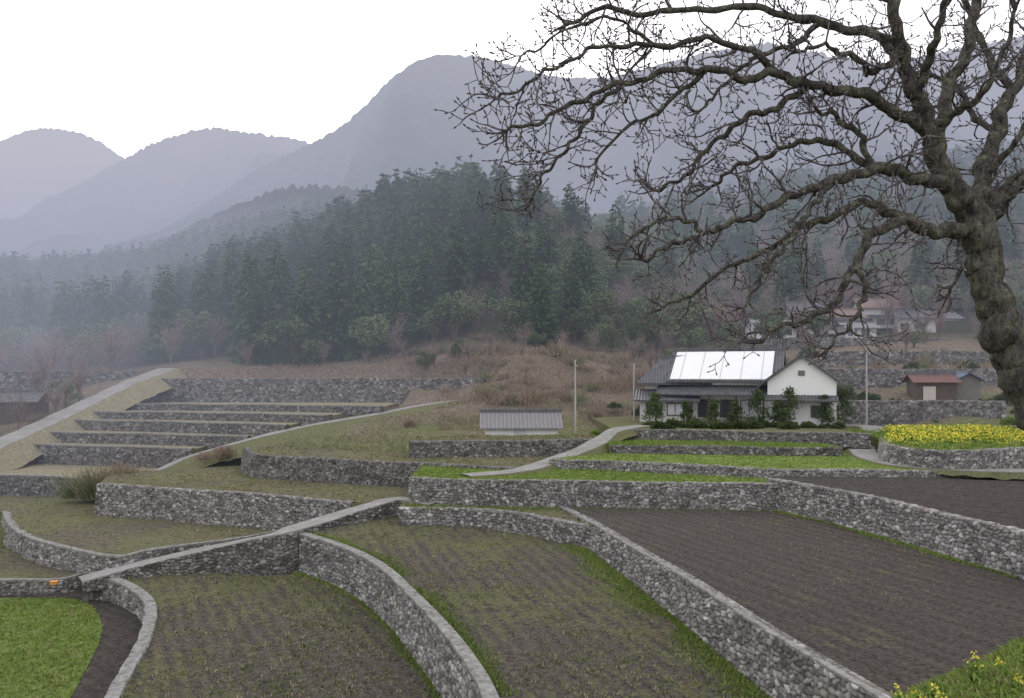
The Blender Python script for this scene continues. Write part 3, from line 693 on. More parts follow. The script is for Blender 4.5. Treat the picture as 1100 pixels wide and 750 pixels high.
# ---------------------------------------------------------------- weeds on fields
def weeds(poly,plane,n,hgt,name,label,mat,dens=None,w=0.02,drymix=0.35,seed=1,rz=None,row=0.75):
    r=np.random.default_rng(seed); mn=poly.min(0); mxx=poly.max(0)
    x=r.uniform(mn[0],mxx[0],n*3); y=r.uniform(mn[1],mxx[1],n*3)
    if rz is not None:
        a=np.cos(rz)*x+np.sin(rz)*y; b=-np.sin(rz)*x+np.cos(rz)*y
        a2=(np.round(a/row)+r.normal(0,0.24,len(a)))*row+0.25*np.sin(b*0.3); sel=r.random(len(a))<0.55
        a=np.where(sel,a2,a); x=np.cos(rz)*a-np.sin(rz)*b; y=np.sin(rz)*a+np.cos(rz)*b
    m=inpoly(x,y,poly[:,:2]) 
    u=550+FP*x/np.maximum(y,1); m&=(u>-60)&(u<1160)
    if dens is not None:
        dv=np.array([mnoise.noise(Vector((a*0.16,b*0.16,seed)))+0.8*mnoise.noise(Vector((a*0.8,b*0.8,seed))) for a,b in zip(x,y)])
        m&=dv+0.25*r.normal(0,1,len(dv))>dens
    x=x[m][:n];y=y[m][:n]; k=len(x)
    z=E-plane[0]+plane[1]*y
    B=4; sc_=np.repeat(0.6+1.1*r.random(k)**2,B)
    x=np.repeat(x,B)+r.normal(0,0.05,k*B)*sc_; y=np.repeat(y,B)+r.normal(0,0.05,k*B)*sc_; z=np.repeat(z,B)-0.01
    C=np.stack([x,y,z],1); n2=k*B
    d=np.stack([r.normal(0,.7,n2),r.normal(0,.7,n2),np.ones(n2)],1); d/=np.linalg.norm(d,axis=1)[:,None]
    s=np.stack([r.normal(0,1,n2),r.normal(0,1,n2),np.zeros(n2)],1); s/=np.linalg.norm(s,axis=1)[:,None]
    l=(hgt*sc_*(0.4+0.9*r.random(n2)))[:,None]; ww=(w*sc_)[:,None]
    V=np.stack([C-s*ww,C+s*ww,C+d*l*0.6+s*ww*.8,C+d*l],1).reshape(-1,3); F=np.arange(4*n2).reshape(-1,4)
    T=tone4(r.random(n2),(np.repeat(r.random(k),B)<drymix)*0.9)
    return obj(name,mesh_np(name,V,F,T,M[mat]),None,label,'grass','stuff')
weeds(pg[:,:2],(F1[0]-0.02,0),16000,0.12,'grass','short bright grass blades on low field','lush',-0.6,0.02,0.25,2)
weeds(p2[:,:2],F2,9000,0.11,'weeds','sparse weeds in the ploughed rows','weed',0.15,0.022,0.5,3,0.5)
weeds(p3[:,:2],F3,12000,0.10,'weeds','sparse weeds in the ploughed rows','weed',0.15,0.02,0.5,4,0.3)
weeds(p4[:,:2],F4,5000,0.07,'weeds','few weeds in bare ploughed field','weed',0.3,0.016,0.7,5,0.42,0.9)
for i,(pp,pl) in enumerate([(p6,F6),(p7,F7),(p8,F8),(p9,F9),(pn,FN)]):
    weeds(pp[:,:2],pl,4500,0.13,'weeds','weeds and dry stubble on terrace','weed',0.1,0.028,0.6,10+i)
for i,(pp,pl) in enumerate([(pg1,G1),(pg2,G2),(pg3,G3)]):
    weeds(pp[:,:2],pl,8000,0.12,'grass','short green grass blades on terrace','lush',-0.6,0.025,0.1,20+i)
def verge(path,planefn,n,width,seed,off0=0.15):
    r=np.random.default_rng(seed); q,P=resample(path,0.2)
    T=np.gradient(P[:,:2],axis=0); T/=np.linalg.norm(T,axis=1)[:,None]; Nn=np.stack([T[:,1],-T[:,0]],1)
    i=r.integers(0,len(q),n); dv=np.array([mnoise.noise(Vector((q[j]*0.25,seed,0))) for j in i])
    o=off0+np.abs(r.normal(0,width,n))*(1.0+1.6*dv); x=P[i,0]+Nn[i,0]*o; y=P[i,1]+Nn[i,1]*o
    z=np.array([planefn(a,b) for a,b in zip(x,y)])-0.01
    C=np.stack([x,y,z],1)
    d=np.stack([r.normal(0,.5,n),r.normal(0,.5,n),np.ones(n)],1); d/=np.linalg.norm(d,axis=1)[:,None]
    s=np.stack([r.normal(0,1,n),r.normal(0,1,n),np.zeros(n)],1); s/=np.linalg.norm(s,axis=1)[:,None]
    l=(0.05+0.12*r.random(n))[:,None]; w=0.024
    V=np.stack([C-s*w,C+s*w,C+d*l*0.6+s*w*.8,C+d*l],1).reshape(-1,3)
    obj('grass',mesh_np('grass',V,np.arange(4*n).reshape(-1,4),tone4(r.random(n),(r.random(n)<.2)*.8),M['lush']),None,'green grass verge growing at wall foot','grass','stuff')
f4=smooth(L([(590,539),(615,552),(680,589),(760,638),(850,695),(935,747)],*F4)); verge(f4,zz(F3),20000,0.6,3,0.38)
f5=smooth(L([(824,515),(850,519),(960,541),(1100,574)],*F5)); verge(f5,zz(F4),5000,0.18,4,0.4)
f3=smooth(L([(303,572),(330,577),(372,591),(412,614),(450,650),(482,687),(506,720),(522,750)],*F3)); verge(f3,zz(F2),6000,0.16,5,0.4)
verge(f3[::-1],zz(F3),7000,0.35,8,0.45)
g1=smooth(L([(440,514),(520,516.5),(700,519),(824,521)],*G1)); verge(g1,lambda x,y:E-9.08,9000,0.5,7,0.35)

def flowerfield():
    r=np.random.default_rng(5); n=32000
    x=r.uniform(20,62,n); y=r.uniform(55,80,n); u=550+FP*x/y
    wob=np.array([mnoise.noise(Vector((a*0.5,b*0.5,2))) for a,b in zip(x,y)])
    m=inpoly(x,y,pfy[:,:2])&(u>954+wob*14)&(u<1180)&(y>60.0+wob*3)&(y<76); x=x[m];y=y[m];wob=wob[m];k=len(x)
    edge=np.clip((y-59)/3,0.35,1)
    z=E-FY[0]+(0.26+0.22*r.random(k)+0.12*wob)*edge; C=np.stack([x,y,z],1)
    V,F=clumps(C,0.15,0,None,r,1.0); T=tone4(r.random(k),(r.random(k)<0.3)*1.0)
    C2=C[::2].copy(); C2[:,2]-=0.18; V2,F2_=clumps(C2,0.30,-0.8,None,r,1.4); T2=tone4(r.random(len(C2)),np.ones(len(C2)))
    V,F,T=join([(V,F,T),(V2,F2_,T2)])
    obj('rape_flowers',mesh_np('rape_flowers',V,F,T,M['yellow']),None,'mass of yellow rape flowers in bloom','flowers','stuff')
flowerfield()
weeds(pfy[:,:2],FY,6000,0.25,'grass','green grass around the flower field','lush',-0.8,0.03,0.2,41)

def bankgrass():
    r=np.random.default_rng(8); n=56000
    y=r.uniform(4.2,11,n); rr=r.uniform(0.36,0.72,n); x=rr*y
    z=bankz(x,y); C=np.stack([x,y,z-0.02],1)
    d=np.stack([r.normal(0,.45,n),r.normal(0,.45,n),np.ones(n)],1); d/=np.linalg.norm(d,axis=1)[:,None]
    s=np.stack([r.normal(0,1,n),r.normal(0,1,n),np.zeros(n)],1); s/=np.linalg.norm(s,axis=1)[:,None]
    l=(0.04+0.12*r.random(n)**2)[:,None]; w=0.004
    b=np.array([0,0,-1.0])*l*0.25
    V=np.stack([C-s*w,C+s*w,C+d*l*0.6+s*w*.7,C+d*l+b+r.normal(0,.012,(n,3))],1).reshape(-1,3)
    obj('grass',mesh_np('grass',V,np.arange(4*n).reshape(-1,4),tone4(r.random(n),(r.random(n)<0.3)*0.8),M['lush']),None,'long fresh grass blades on the bank','grass','stuff')
bankgrass()
def rape_plant(x,y,h,seed):
    r=np.random.default_rng(seed); z=float(bankz(np.array(x),np.array(y)))
    root=obj('rape_plant',None,None,'yellow flowering rape plant on the grassy bank','plant',None,'rape plants on the bank',(x,y,z))
    ps=[];fl=[];lv=[]
    for q in range(3):
        a=r.random()*6.28; hh=h*(0.65+0.4*r.random()); e=np.array([math.cos(a)*h*0.2,math.sin(a)*h*0.2,hh])
        pts=smooth(np.array([(0,0,-0.03),e*0.5*np.array([.4,.4,1]),e]),4); tv,tf=tube_arr(pts,np.linspace(0.004,0.002,len(pts)),4); ps.append((tv,tf,tone4(np.zeros(len(tv)),None,1)))
        C=e+r.normal(0,0.015,(9,3))+np.array([0,0,0.01]); fl.append(C)
        lv.append(pts[r.integers(1,len(pts)-2,4)]+r.normal(0,0.01,(4,3)))
    V,F,T=join(ps); obj('stem',mesh_np('stem',V,F,T,M['stem']),root)
    C=np.concatenate(fl); V,F=clumps(C,0.018,0,None,r); obj('flower',mesh_np('flower',V,F,tone4(r.random(len(C))),M['yellow']),root)
    C=np.concatenate(lv); V,F=clumps(C,0.06,0,None,r,1.6); obj('leaf',mesh_np('leaf',V,F,tone4(r.random(len(C))),M['lush']),root)
for i,(u,d,h) in enumerate([(955,5.6,.15),(968,5.9,.18),(985,6.1,.14),(1000,6.4,.17),(962,6.3,.14),(1012,6.2,.12),(1045,6.9,.24),(1050,7.1,.2),(1075,7.2,.12),(1090,6.6,.12),(1030,6.0,.1),(945,5.5,.12)]):
    rape_plant((u-550)/FP*d,d,h,i)

# ---------------------------------------------------------------- buildings
def prism(name,prof,x0,x1,mat,parent,axis='x',label=None):
    n=len(prof)
    if axis=='x': V=[(x0,a,b) for a,b in prof]+[(x1,a,b) for a,b in prof]
    else: V=[(a,x0,b) for a,b in prof]+[(a,x1,b) for a,b in prof]
    F=[list(range(n)),list(range(2*n-1,n-1,-1))]+[[i,i+n,(i+1)%n+n,(i+1)%n] for i in range(n)]
    me=py_mesh(name,V,F,mat)
    bm=bmesh.new(); bm.from_mesh(me); bmesh.ops.recalc_face_normals(bm,faces=bm.faces); bm.to_mesh(me); bm.free()
    return obj(name,me,parent,label)
def box(name,x0,x1,y0,y1,z0,z1,mat,parent,label=None):
    return prism(name,[(y0,z0),(y1,z0),(y1,z1),(y0,z1)],x0,x1,mat,parent,'x',label)
def wing(root,cx,cy,w,d,eave,ridge,axis,wall,roof,oh=0.7,th=0.22,z0=0.0,gableoh=0.5):
    hd=(d if axis=='x' else w)/2; hw=(w if axis=='x' else d)/2
    c=cy if axis=='x' else cx; c2=cx if axis=='x' else cy
    sl=(ridge-eave)/(hd+oh); ze=eave+sl*oh
    prism('wall',[(c-hd,z0),(c+hd,z0),(c+hd,ze-th-0.02),(c,ridge-th-0.02),(c-hd,ze-th-0.02)],c2-hw,c2+hw,wall,root,axis)
    r=prism('roof',[(c-hd-oh,eave),(c,ridge),(c+hd+oh,eave),(c+hd+oh,eave-th),(c,ridge-th),(c-hd-oh,eave-th)],c2-hw-gableoh,c2+hw+gableoh,roof,root,axis)
    prism('ridge',[(c-0.2,ridge-0.1),(c+0.2,ridge-0.1),(c+0.14,ridge+0.22),(c-0.14,ridge+0.22)],c2-hw-gableoh-0.05,c2+hw+gableoh+0.05,M['tile'] if roof!=M['redtile'] else roof,r,axis)
    return r
def hiproof(root,cx,cy,w,d,eave,ridge,mat,rl=0.35,th=0.2):
    x0,x1,y0,y1=cx-w/2,cx+w/2,cy-d/2,cy+d/2; r=rl*w/2
    V=[(x0,y0,eave),(x1,y0,eave),(x1,y1,eave),(x0,y1,eave),(cx-r,cy,ridge),(cx+r,cy,ridge),(x0,y0,eave-th),(x1,y0,eave-th),(x1,y1,eave-th),(x0,y1,eave-th)]
    F=[[0,1,5,4],[1,2,5],[2,3,4,5],[3,0,4],[0,6,7,1],[1,7,8,2],[2,8,9,3],[3,9,6,0],[9,8,7,6]]
    ro=obj('roof',py_mesh('roof',V,F,mat),root)
    prism('ridge',[(cy-0.17,ridge-0.12),(cy+0.17,ridge-0.12),(cy+0.12,ridge+0.2),(cy-0.12,ridge+0.2)],cx-r-0.1,cx+r+0.1,M['tile'],ro,'x')
    return ro
def window(root,x,y,z,w,h,frame='greywood',pane='glass'):
    wdw=box('window',x,x+w,y-0.04,y+0.02,z,z+h,M[pane],root)
    for a,b,c,dd in ((x-.08,x,z-.08,z+h+.08),(x+w,x+w+.08,z-.08,z+h+.08),(x,x+w,z-.08,z),(x,x+w,z+h,z+h+.08),(x+w/2-.03,x+w/2+.03,z,z+h)):
        box('frame',a,b,y-0.08,y-0.043,c,dd,M[frame],wdw)
def root_at(name,u,d,z,rot,label,cat,group=None): return obj(name,None,None,label,cat,None,group,at(u,d,z),rot)

h=root_at('farmhouse',806,80.5,9.87,math.radians(-22),'large white farmhouse with tiled roofs and solar panels painted pale with sky glare','house')
r1=wing(h,-2.6,3.8,10.4,7.6,4.3,7.5,'x',M['white'],M['tile'],0.9)
sl=(7.5-4.3)/(3.8+0.9)
y0,y1=-0.78,3.4
zf=lambda y:4.3+sl*(y+0.9)
prism('roof_panel',[(y0,zf(y0)+0.03),(y1,zf(y1)+0.03),(y1,zf(y1)+0.09),(y0,zf(y0)+0.09)],-7.9,2.1,M['panel'],r1,'x')
for i in range(5):
    x=-7.9+i*2.0+1.0
    prism('seam',[(y0,zf(y0)+0.092),(y1,zf(y1)+0.092),(y1,zf(y1)+0.12),(y0,zf(y0)+0.12)],x-.025,x+.025,M['metal'],r1,'x')
prism('porch_roof',[(-2.1,2.95),(0.0,3.85),(0.0,3.7),(-2.1,2.8)],-9.2,1.8,M['tile'],h,'x')
for x in (-8.7,-6.3,-3.8,-1.2,1.4): box('porch_post',x-.07,x+.07,-1.7,-1.56,0,2.9,M['wood'],h)
for x,p in ((-7.4,'screen'),(-5.1,'glass'),(-2.9,'glass'),(-0.9,'screen')): window(h,x,-0.03,0.6,1.6,1.7,'wood',p)
r2=wing(h,4.9,2.0,6.2,8.0,3.9,6.9,'y',M['white'],M['tile'],0.9,0.28)
window(h,2.6,-2.02,0.9,1.2,1.0); window(h,5.8,-2.02,0.9,1.3,1.0)
prism('awning',[(-3.3,2.5),(-2.0,2.95),(-2.0,2.8),(-3.3,2.35)],1.6,8.2,M['tile'],h,'x')
box('attic_vent',4.6,5.2,-2.07,-2.01,4.8,5.3,M['greywood'],h)
box('foundation',-7.85,1.7,-0.12,-0.005,0,0.4,M['concrete'],h)
box('chimney',-0.9,-0.5,5.2,5.6,6.0,7.8,M['concrete'],r1)
a=root_at('farmhouse_annex',724,84.5,9.9,math.radians(-12),'dark hip-roofed annex with layered tiled eaves','house')
box('wall',-3.0,3.0,-1.0,4.2,0,4.0,M['offwhite'],a)
hiproof(a,0,1.6,7.6,7.0,4.0,6.7,M['tile'])
box('wall',-3.4,1.5,-3.0,-1.01,0,2.5,M['offwhite'],a)
prism('porch_roof',[(-3.9,2.3),(-1.0,3.35),(-1.0,3.2),(-3.9,2.15)],-4.0,2.6,M['tile'],a,'x')
window(a,-2.7,-3.03,0.8,1.5,1.1,'wood'); window(a,-0.6,-3.03,0.8,1.5,1.1,'wood','screen')
s=root_at('storage_shed',560,77.5,7.9,math.radians(2),'low shed with large grey tiled roof and white wall','shed')
wing(s,0,1.8,7.0,3.4,1.75,3.25,'x',M['white'],M['greytile'],0.5,0.15)
box('door',-0.7,0.5,0.03,0.095,0.9,1.55,M['screen'],s)
s=root_at('tin_shed',1015,90,11.7,math.radians(-10),'small weathered shed with rusty red tin roof','shed')
wing(s,-0.8,2,4.2,3.6,2.2,3.1,'x',M['wood'],M['tin'],0.4,0.1)
wing(s,2.8,2.6,2.6,3.0,2.4,3.3,'y',M['greywood'],M['blue'],0.3,0.1)
box('door',-2.2,-0.9,0.13,0.195,0,1.7,M['cream'],s)
s=root_at('timber_barn',0,98,8.2,math.radians(12),'dark timber barn beside the farm road','barn')
wing(s,0,2,8,5,3.2,4.4,'x',M['wood'],M['tile'],0.5,0.12)
for x in (-2.9,-0.9,1.2,3.0): box('door',x-0.8,x+0.8,-0.58,-0.505,0.2,2.4,M['wood'],s)
for (u,d,z,w,dp,e,rg,wl,rf,rot,lab) in [(835,134,20.6,7,5,2.0,3.4,'white','greytile',0.1,'low white house with pale roof on the hill'),
  (868,142,22.8,6,5,3.1,4.7,'offwhite','tile',-0.2,'small white house with grey roof on the hill'),
  (908,136,21.5,7,6,2.8,4.4,'offwhite','redtile',0.15,'hillside house with brown tiled roof'),
  (948,142,22.8,7,6,3.6,5.4,'offwhite','redtile',-0.1,'two-storey hillside house with brown roof'),
  (985,138,21.8,6,5,2.5,4.0,'offwhite','tile',-0.25,'small hillside house with dark roof'),
  (1015,146,22.4,6,5,2.4,3.8,'offwhite','greytile',0.1,'low white hillside house with grey roof'),
  (925,128,20.2,5,4,1.9,2.9,'offwhite','greytile',0.05,'low white outbuilding on the hill')]:
    s=root_at('hillside_house',u,d,z,rot,lab,'house','houses of the hillside hamlet')
    wing(s,0,dp/2,w,dp,e,rg,'x',M[wl],M[rf],0.6,0.15)
    nw=int(w//2.2)
    for i in range(nw): window(s,-w/2+0.5+i*2.1,-0.02,0.7,1.2,0.9,'greywood')
    if e>2.5: prism('awning',[(-1.0,2.1),(-0.01,2.4),(-0.01,2.3),(-1.0,2.0)],-w/2,w/2,M['tile'],s,'x')
for pts,zt,zb,lab in [([(870,100),(960,98),(1075,97)],15.4,12,'grey stone retaining wall behind the farmhouse'),
                  ([(880,108),(970,107),(1085,106)],17.8,15.2,'upper stone retaining wall on hillside'),
                  ([(820,125),(900,124),(1020,125)],20.3,17.5,'stone retaining wall below hillside houses'),
                  ([(-150,100),(20,111),(90,118),(150,125)],15.2,10.5,'dark stone wall above the farm road'),
                  ([(690,100),(760,99),(860,99)],12.6,9.6,'stone wall behind the annex'),
                  ([(905,86),(960,85),(1080,84)],12.0,9.0,'low stone wall below the tin shed')]:
    path=smooth([at(u,d,zt) for u,d in pts],6)
    stone_wall(path,zb,lab,0.12,cs=0.42,ct=0.3,lift=0,top_w=0.8,mat='darkstone')
def pole(u,d,vtop,vbot,r=0.12,label='slim grey concrete utility pole'):
    x=(u-550)/FP*d; zb=E-(vbot-HZ)/FP*d; zt=E-(vtop-HZ)/FP*d
    V,F=tube_arr([(0,0,-0.5),(0,0,(zt-zb)*0.5),(0,0,zt-zb)],[r,r*0.85,r*0.65],10)
    root=obj('utility_pole',None,None,label,'pole',None,'utility poles of the village',(x,d,zb))
    obj('shaft',mesh_np('shaft',V,F,None,M['pole'],True),root)
    hh=zt-zb
    V,F=tube_arr([(0,0,hh-0.01),(0,0,hh+0.05),(0,0,hh+0.1)],[r*.8,r*.8,r*.3],10); obj('cap',mesh_np('cap',V,F,None,M['metal'],True),root)
    box('bracket',-0.04,0.3,-0.04-r,0.04-r,hh-0.5,hh-0.42,M['metal'],root)
pole(618,80,388,466,0.10); pole(681,86,392,452,0.10); pole(931,84,372,460,0.10); pole(917,126,340,386,0.12)
s=root_at('orange_box',58,48.3,2.26,0.1,'small orange plastic box on the low wall','box')
box('body',-0.20,0.20,-0.12,0.12,0,0.15,M['orange'],s); box('lid',-0.22,0.22,-0.14,0.14,0.153,0.19,M['orange'],s)

# ---------------------------------------------------------------- shrubs and garden trees
def gen_shrub(seed,R=0.8,n=700,leaf=0.16):
    r=np.random.default_rng(seed); d=r.normal(0,1,(n,3)); d[:,2]=np.abs(d[:,2]); d/=np.linalg.norm(d,axis=1)[:,None]
    rad=R*(0.75+0.12*np.sin(d[:,0]*7+seed)+0.1*np.sin(d[:,1]*9))*(0.8+0.25*r.random(n)); C=d*rad[:,None]; C[:,2]*=0.85
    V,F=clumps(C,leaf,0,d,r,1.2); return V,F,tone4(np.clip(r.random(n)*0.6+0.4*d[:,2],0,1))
shr=[mesh_np('shrub',*gen_shrub(i),M['hedge']) for i in range(3)]
shg=[mesh_np('shrub',*gen_shrub(i+9),M['lush']) for i in range(2)]
def shrub(u,d,z,s,green=False,lab=None):
    o=obj('shrub',random.choice(shg if green else shr),None,lab or ('yellow-green rounded bush beside the path' if green else 'clipped dark green garden shrub'),'bush',None,None if green else 'garden shrubs round the farmhouse',at(u,d,z),random.uniform(0,6)); o.scale=(s,s,s*random.uniform(.8,1.1))
for u in range(697,905,6):
    if random.random()<0.9: shrub(u+random.uniform(-3,3),random.uniform(73,76),9.8,random.uniform(0.6,1.4))
for u,d,z,s in [(640,76,8.9,1.0),(1020,60,9.6,0.6),(350,84,7.6,0.7),(965,86,10.2,0.9),(1005,84,9.6,0.8),(1085,80,9.8,1.2)]: shrub(u,d,z,s,True)
for u,d,s in [(945,88,2.0),(960,90,1.6),(975,88,1.4),(1060,88,1.8),(1085,90,2.2),(1100,86,1.7),(930,94,2.2),(905,97,2.4),(690,92,1.8),(705,95,2.2),(660,95,1.2),(880,100,1.8),(915,103,2.0),(980,104,1.8),(1040,104,2.0),(860,110,2.2),(1010,94,1.6)]:
    shrub(u,d,float(Tz((u-550)/FP*d,d)[0])-0.1,s,False,'dark evergreen bush on rough slope')
def garden_tree(u,d,z,hh,seed):
    r=np.random.default_rng(seed); root=obj('garden_tree',None,None,'small dark evergreen tree in the farmhouse garden','tree',None,'garden trees at the farmhouse',at(u,d,z))
    pts=[(0,0,-0.2)]; 
    for i in range(1,7): pts.append((0.14*math.sin(i*1.3+seed),0.12*math.cos(i*1.7),hh*i/6))
    pts=smooth(np.array(pts),3); V,F=tube_arr(pts,np.linspace(0.10,0.03,len(pts)),6)
    obj('trunk',mesh_np('trunk',V,F,None,M['bark']),root)
    nb=9; Cs=[]
    for i in range(nb):
        t=0.25+0.75*i/(nb-1); a=r.random()*6.28; rr=hh*0.24*(1.15-t); c=np.array([math.cos(a)*rr,math.sin(a)*rr,t*hh]); Cs.append(c+r.normal(0,1,(100,3))*np.array([.11,.11,.06])*hh*(1.25-0.6*t))
    C=np.concatenate(Cs)
    V,F=clumps(C,0.17,-0.2,None,r,1.4); obj('crown',mesh_np('crown',V,F,tone4(r.random(len(C))),M['hedge']),root)
for i,(u,d,hh) in enumerate([(768,77.2,2.4),(815,75.8,3.3),(848,75.4,3.5),(836,76,2.4),(884,75.5,2.9),(738,77.8,2.2),(703,78,3.0),(905,77,3.2),(790,77,2.2)]): garden_tree(u,d,9.8,hh,i)
bm_=[mesh_np('dry_bush',*gen_brush(80+i,700,2.2,1.0,0.3),M['brush']) for i in range(3)]
for u,d,z,s in [(97,71,4.1,1.2),(120,72,4.6,1.1),(135,73,5,0.9),(480,86,8.3,0.5),(440,88,9,0.5),(520,100,11.5,0.9),(640,92,9.6,.7)]:
    o=obj('dry_bush',random.choice(bm_),None,'dry yellowish bush on terrace edge','bush',None,'dry bushes on terrace edges',at(u,d,z),random.uniform(0,6)); o.scale=(s,s,s)

# ---------------------------------------------------------------- the big bare tree
def px(u,v,d): return np.array([(u-550)/FP*d,d,E-(v-HZ)/FP*d])
limbs=[
 [(1240,740,8.3,38),(1208,660,8.35,30),(1175,575,8.4,25),(1142,495,8.45,22.5),(1110,428,8.5,21),(1086,375,8.5,20),(1068,330,8.5,18.2),(1057,285,8.5,16.8),(1050,248,8.5,16.3),(1038,220,8.5,14),(1018,195,8.5,11.5),(1004,165,8.45,10.5),(998,135,8.4,9.6),(983,100,8.3,8.2),(968,55,8.2,7),(960,0,8.1,6),(955,-60,8,5),(940,-130,7.9,3.5)],
 [(1006,160,8.45,9),(1015,110,8.6,7.2),(1035,60,8.8,6),(1048,10,9,4.8),(1050,-50,9.1,4)],
 [(1050,250,8.5,11),(1072,212,8.7,8.6),(1098,192,8.9,7.2),(1140,165,9.1,6.2),(1190,120,9.3,5)],
 [(1048,240,8.5,11),(1056,190,8.7,9.3),(1070,140,8.9,7.6),(1088,95,9.1,6.3),(1110,40,9.2,5.4),(1130,-30,9.3,4.2)],
 [(1022,200,8.5,8.6),(985,190,8.3,6.9),(940,182,8.1,5.9),(895,195,7.9,5.1),(850,210,7.75,4.3),(812,232,7.65,3.7),(782,240,7.6,3.2),(755,252,7.5,2.8),(722,262,7.4,2.4),(692,280,7.3,1.9)],
 [(998,142,8.4,7.6),(960,118,8.2,6.6),(915,98,8.0,5.7),(870,92,7.85,5),(838,80,7.7,4.6),(800,84,7.6,4.1),(760,74,7.5,3.6),(715,78,7.4,3.2),(670,90,7.3,2.8),(625,106,7.2,2.4),(585,128,7.1,2),(545,140,7.0,1.6)],
 [(968,60,8.2,5.8),(930,35,8.3,5.1),(880,25,8.5,4.4),(830,12,8.6,3.8),(770,8,8.8,3.3),(700,15,8.9,2.8),(650,10,9,2.5),(610,25,9.1,1.9)],
 [(838,80,7.7,3.8),(800,52,7.6,3.4),(755,42,7.4,3),(705,50,7.2,2.6),(660,48,7.1,2.3),(615,62,7,2),(575,85,6.9,1.7),(535,105,6.9,1.4)],
 [(1048,245,8.5,9.6),(1010,250,8.3,7.5),(972,238,8.1,6.3),(940,250,8.0,5.4),(918,285,7.9,4.3),(902,318,7.85,3.6),(872,343,7.8,2.9),(842,350,7.7,2.3),(812,368,7.6,1.7)],
 [(972,238,8.1,5.3),(935,218,8.2,4.5),(895,232,8.3,3.9),(855,248,8.4,3.4),(820,272,8.5,2.8),(785,285,8.6,2.4),(745,315,8.6,1.9),(712,330,8.7,1.5)],
 [(755,252,7.5,2.6),(735,235,7.5,2.2),(700,240,7.5,1.9),(672,262,7.5,1.5)],
 [(870,92,7.85,3.8),(835,115,7.9,3.2),(800,128,8,2.8),(765,155,8.1,2.4),(735,190,8.2,2),(705,205,8.3,1.6)],
 [(670,90,7.3,2.6),(640,115,7.3,2.2),(618,150,7.3,1.9),(590,180,7.3,1.6),(572,212,7.4,1.3)],
 [(940,182,8.1,4.4),(905,160,8.3,3.7),(870,150,8.4,3.1),(830,165,8.5,2.6),(790,180,8.6,2),(765,200,8.6,1.5)],
 [(1088,95,9.1,4.6),(1060,60,9.3,3.9),(1045,20,9.4,3.2),(1020,-20,9.5,2.7)],
 [(983,100,8.3,5.3),(1000,60,8.0,4.2),(1010,20,7.8,3.4),(1030,-30,7.7,2.8)],
 [(1098,192,8.9,4.6),(1085,215,9.1,3.7),(1060,245,9.3,3),(1040,280,9.4,2.3),(1020,315,9.5,1.7)],
 [(918,285,7.9,3.3),(930,315,7.8,2.6),(915,345,7.7,2),(890,375,7.7,1.5)],
 [(960,0,8.1,4.3),(900,-20,8.3,3.5),(840,-40,8.4,2.9),(780,-40,8.5,2.2)],
 [(760,74,7.5,3),(730,100,7.6,2.5),(700,125,7.7,2.1),(668,140,7.7,1.7),(640,175,7.8,1.4)],
 [(895,195,7.9,3.7),(870,225,7.7,3),(845,262,7.6,2.4),(822,292,7.5,2),(800,330,7.5,1.5)],
 [(705,50,7.2,2.1),(670,25,7.1,1.8),(630,22,7.0,1.5),(590,45,7.0,1.3),(560,60,7,1.1)],
 [(880,25,8.5,3.3),(850,50,8.6,2.7),(810,62,8.7,2.3),(775,95,8.8,1.8),(750,120,8.8,1.5)],
 [(998,135,8.4,5),(1030,120,8.2,4),(1058,95,8.0,3.3),(1080,50,7.9,2.6),(1090,10,7.8,2)],
 [(968,55,8.2,4.5),(945,75,8.0,3.6),(915,62,7.9,3),(890,50,7.8,2.4),(860,55,7.7,1.8)],
 [(1056,190,8.7,4.5),(1085,160,8.5,3.6),(1105,130,8.4,3),(1120,90,8.3,2.4)],
 [(1070,140,8.9,4),(1045,125,9.1,3.2),(1030,95,9.2,2.6),(1000,80,9.3,2)],
 [(940,182,8.1,4),(925,150,8.0,3.2),(900,125,7.9,2.6),(880,120,7.8,2)],
]
rt=random.Random(5)
TV=[];CV=[]
def rv(): 
    v=Vector((rt.gauss(0,1),rt.gauss(0,1),rt.gauss(0,1))); v.normalize(); return v
def grow(p,d,length,r0,level):
    if len(CV)>34000: return
    seg=0.045 if level>=2 else 0.055
    n=max(2,int(length/seg)); pts=[p.copy()]; ds=[d.copy()]
    cur=p.copy(); dr=d.copy(); bend=rv()*0.14; up=0.07 if level>1 else 0.03
    for i in range(n):
        dr=dr+rv()*0.30+bend+Vector((0,0,up)); dr.normalize(); cur=cur+dr*seg; pts.append(cur.copy()); ds.append(dr.copy())
        if rt.random()<0.2: bend=rv()*0.2
    rad=[max(0.0032,r0*(1-0.55*i/n)) for i in range(n+1)]
    for i in range(1,n):
        if rt.random()<0.3: rad[i]*=1.35
    e=pts[-1]; pts.append(e+dr*0.014); rad[-1]=max(0.0034,rad[-1]); rad.append(0.0085); pts.append(e+dr*0.036); rad.append(0.002)
    CV.append((np.array([tuple(q) for q in pts]),np.array(rad),5 if r0>0.012 else 4))
    if level<4:
        spc={1:0.11,2:0.08,3:0.07}[level]; i=1; dist=rt.uniform(0.4,1)*spc
        L_=0
        while i<=n:
            L_+=seg
            if L_>=dist:
                L_=0; dist=spc*rt.uniform(0.6,1.5)
                t=i/n
                ax=rv(); q=ds[i].cross(ax); 
                if q.length>1e-3:
                    q.normalize(); ang=rt.uniform(0.6,1.3)
                    nd=ds[i]*math.cos(ang)+q*math.sin(ang); nd.z+=0.15; nd.y*=0.8; nd.normalize()
                    ln_={1:(0.10,0.34),2:(0.04,0.13),3:(0.015,0.045)}[level]; l=rt.uniform(*ln_)*(1.1-0.4*t)
                    grow(pts[i],nd,l,max(0.0034,rad[i]*0.6),level+1)
            i+=1
order=[]
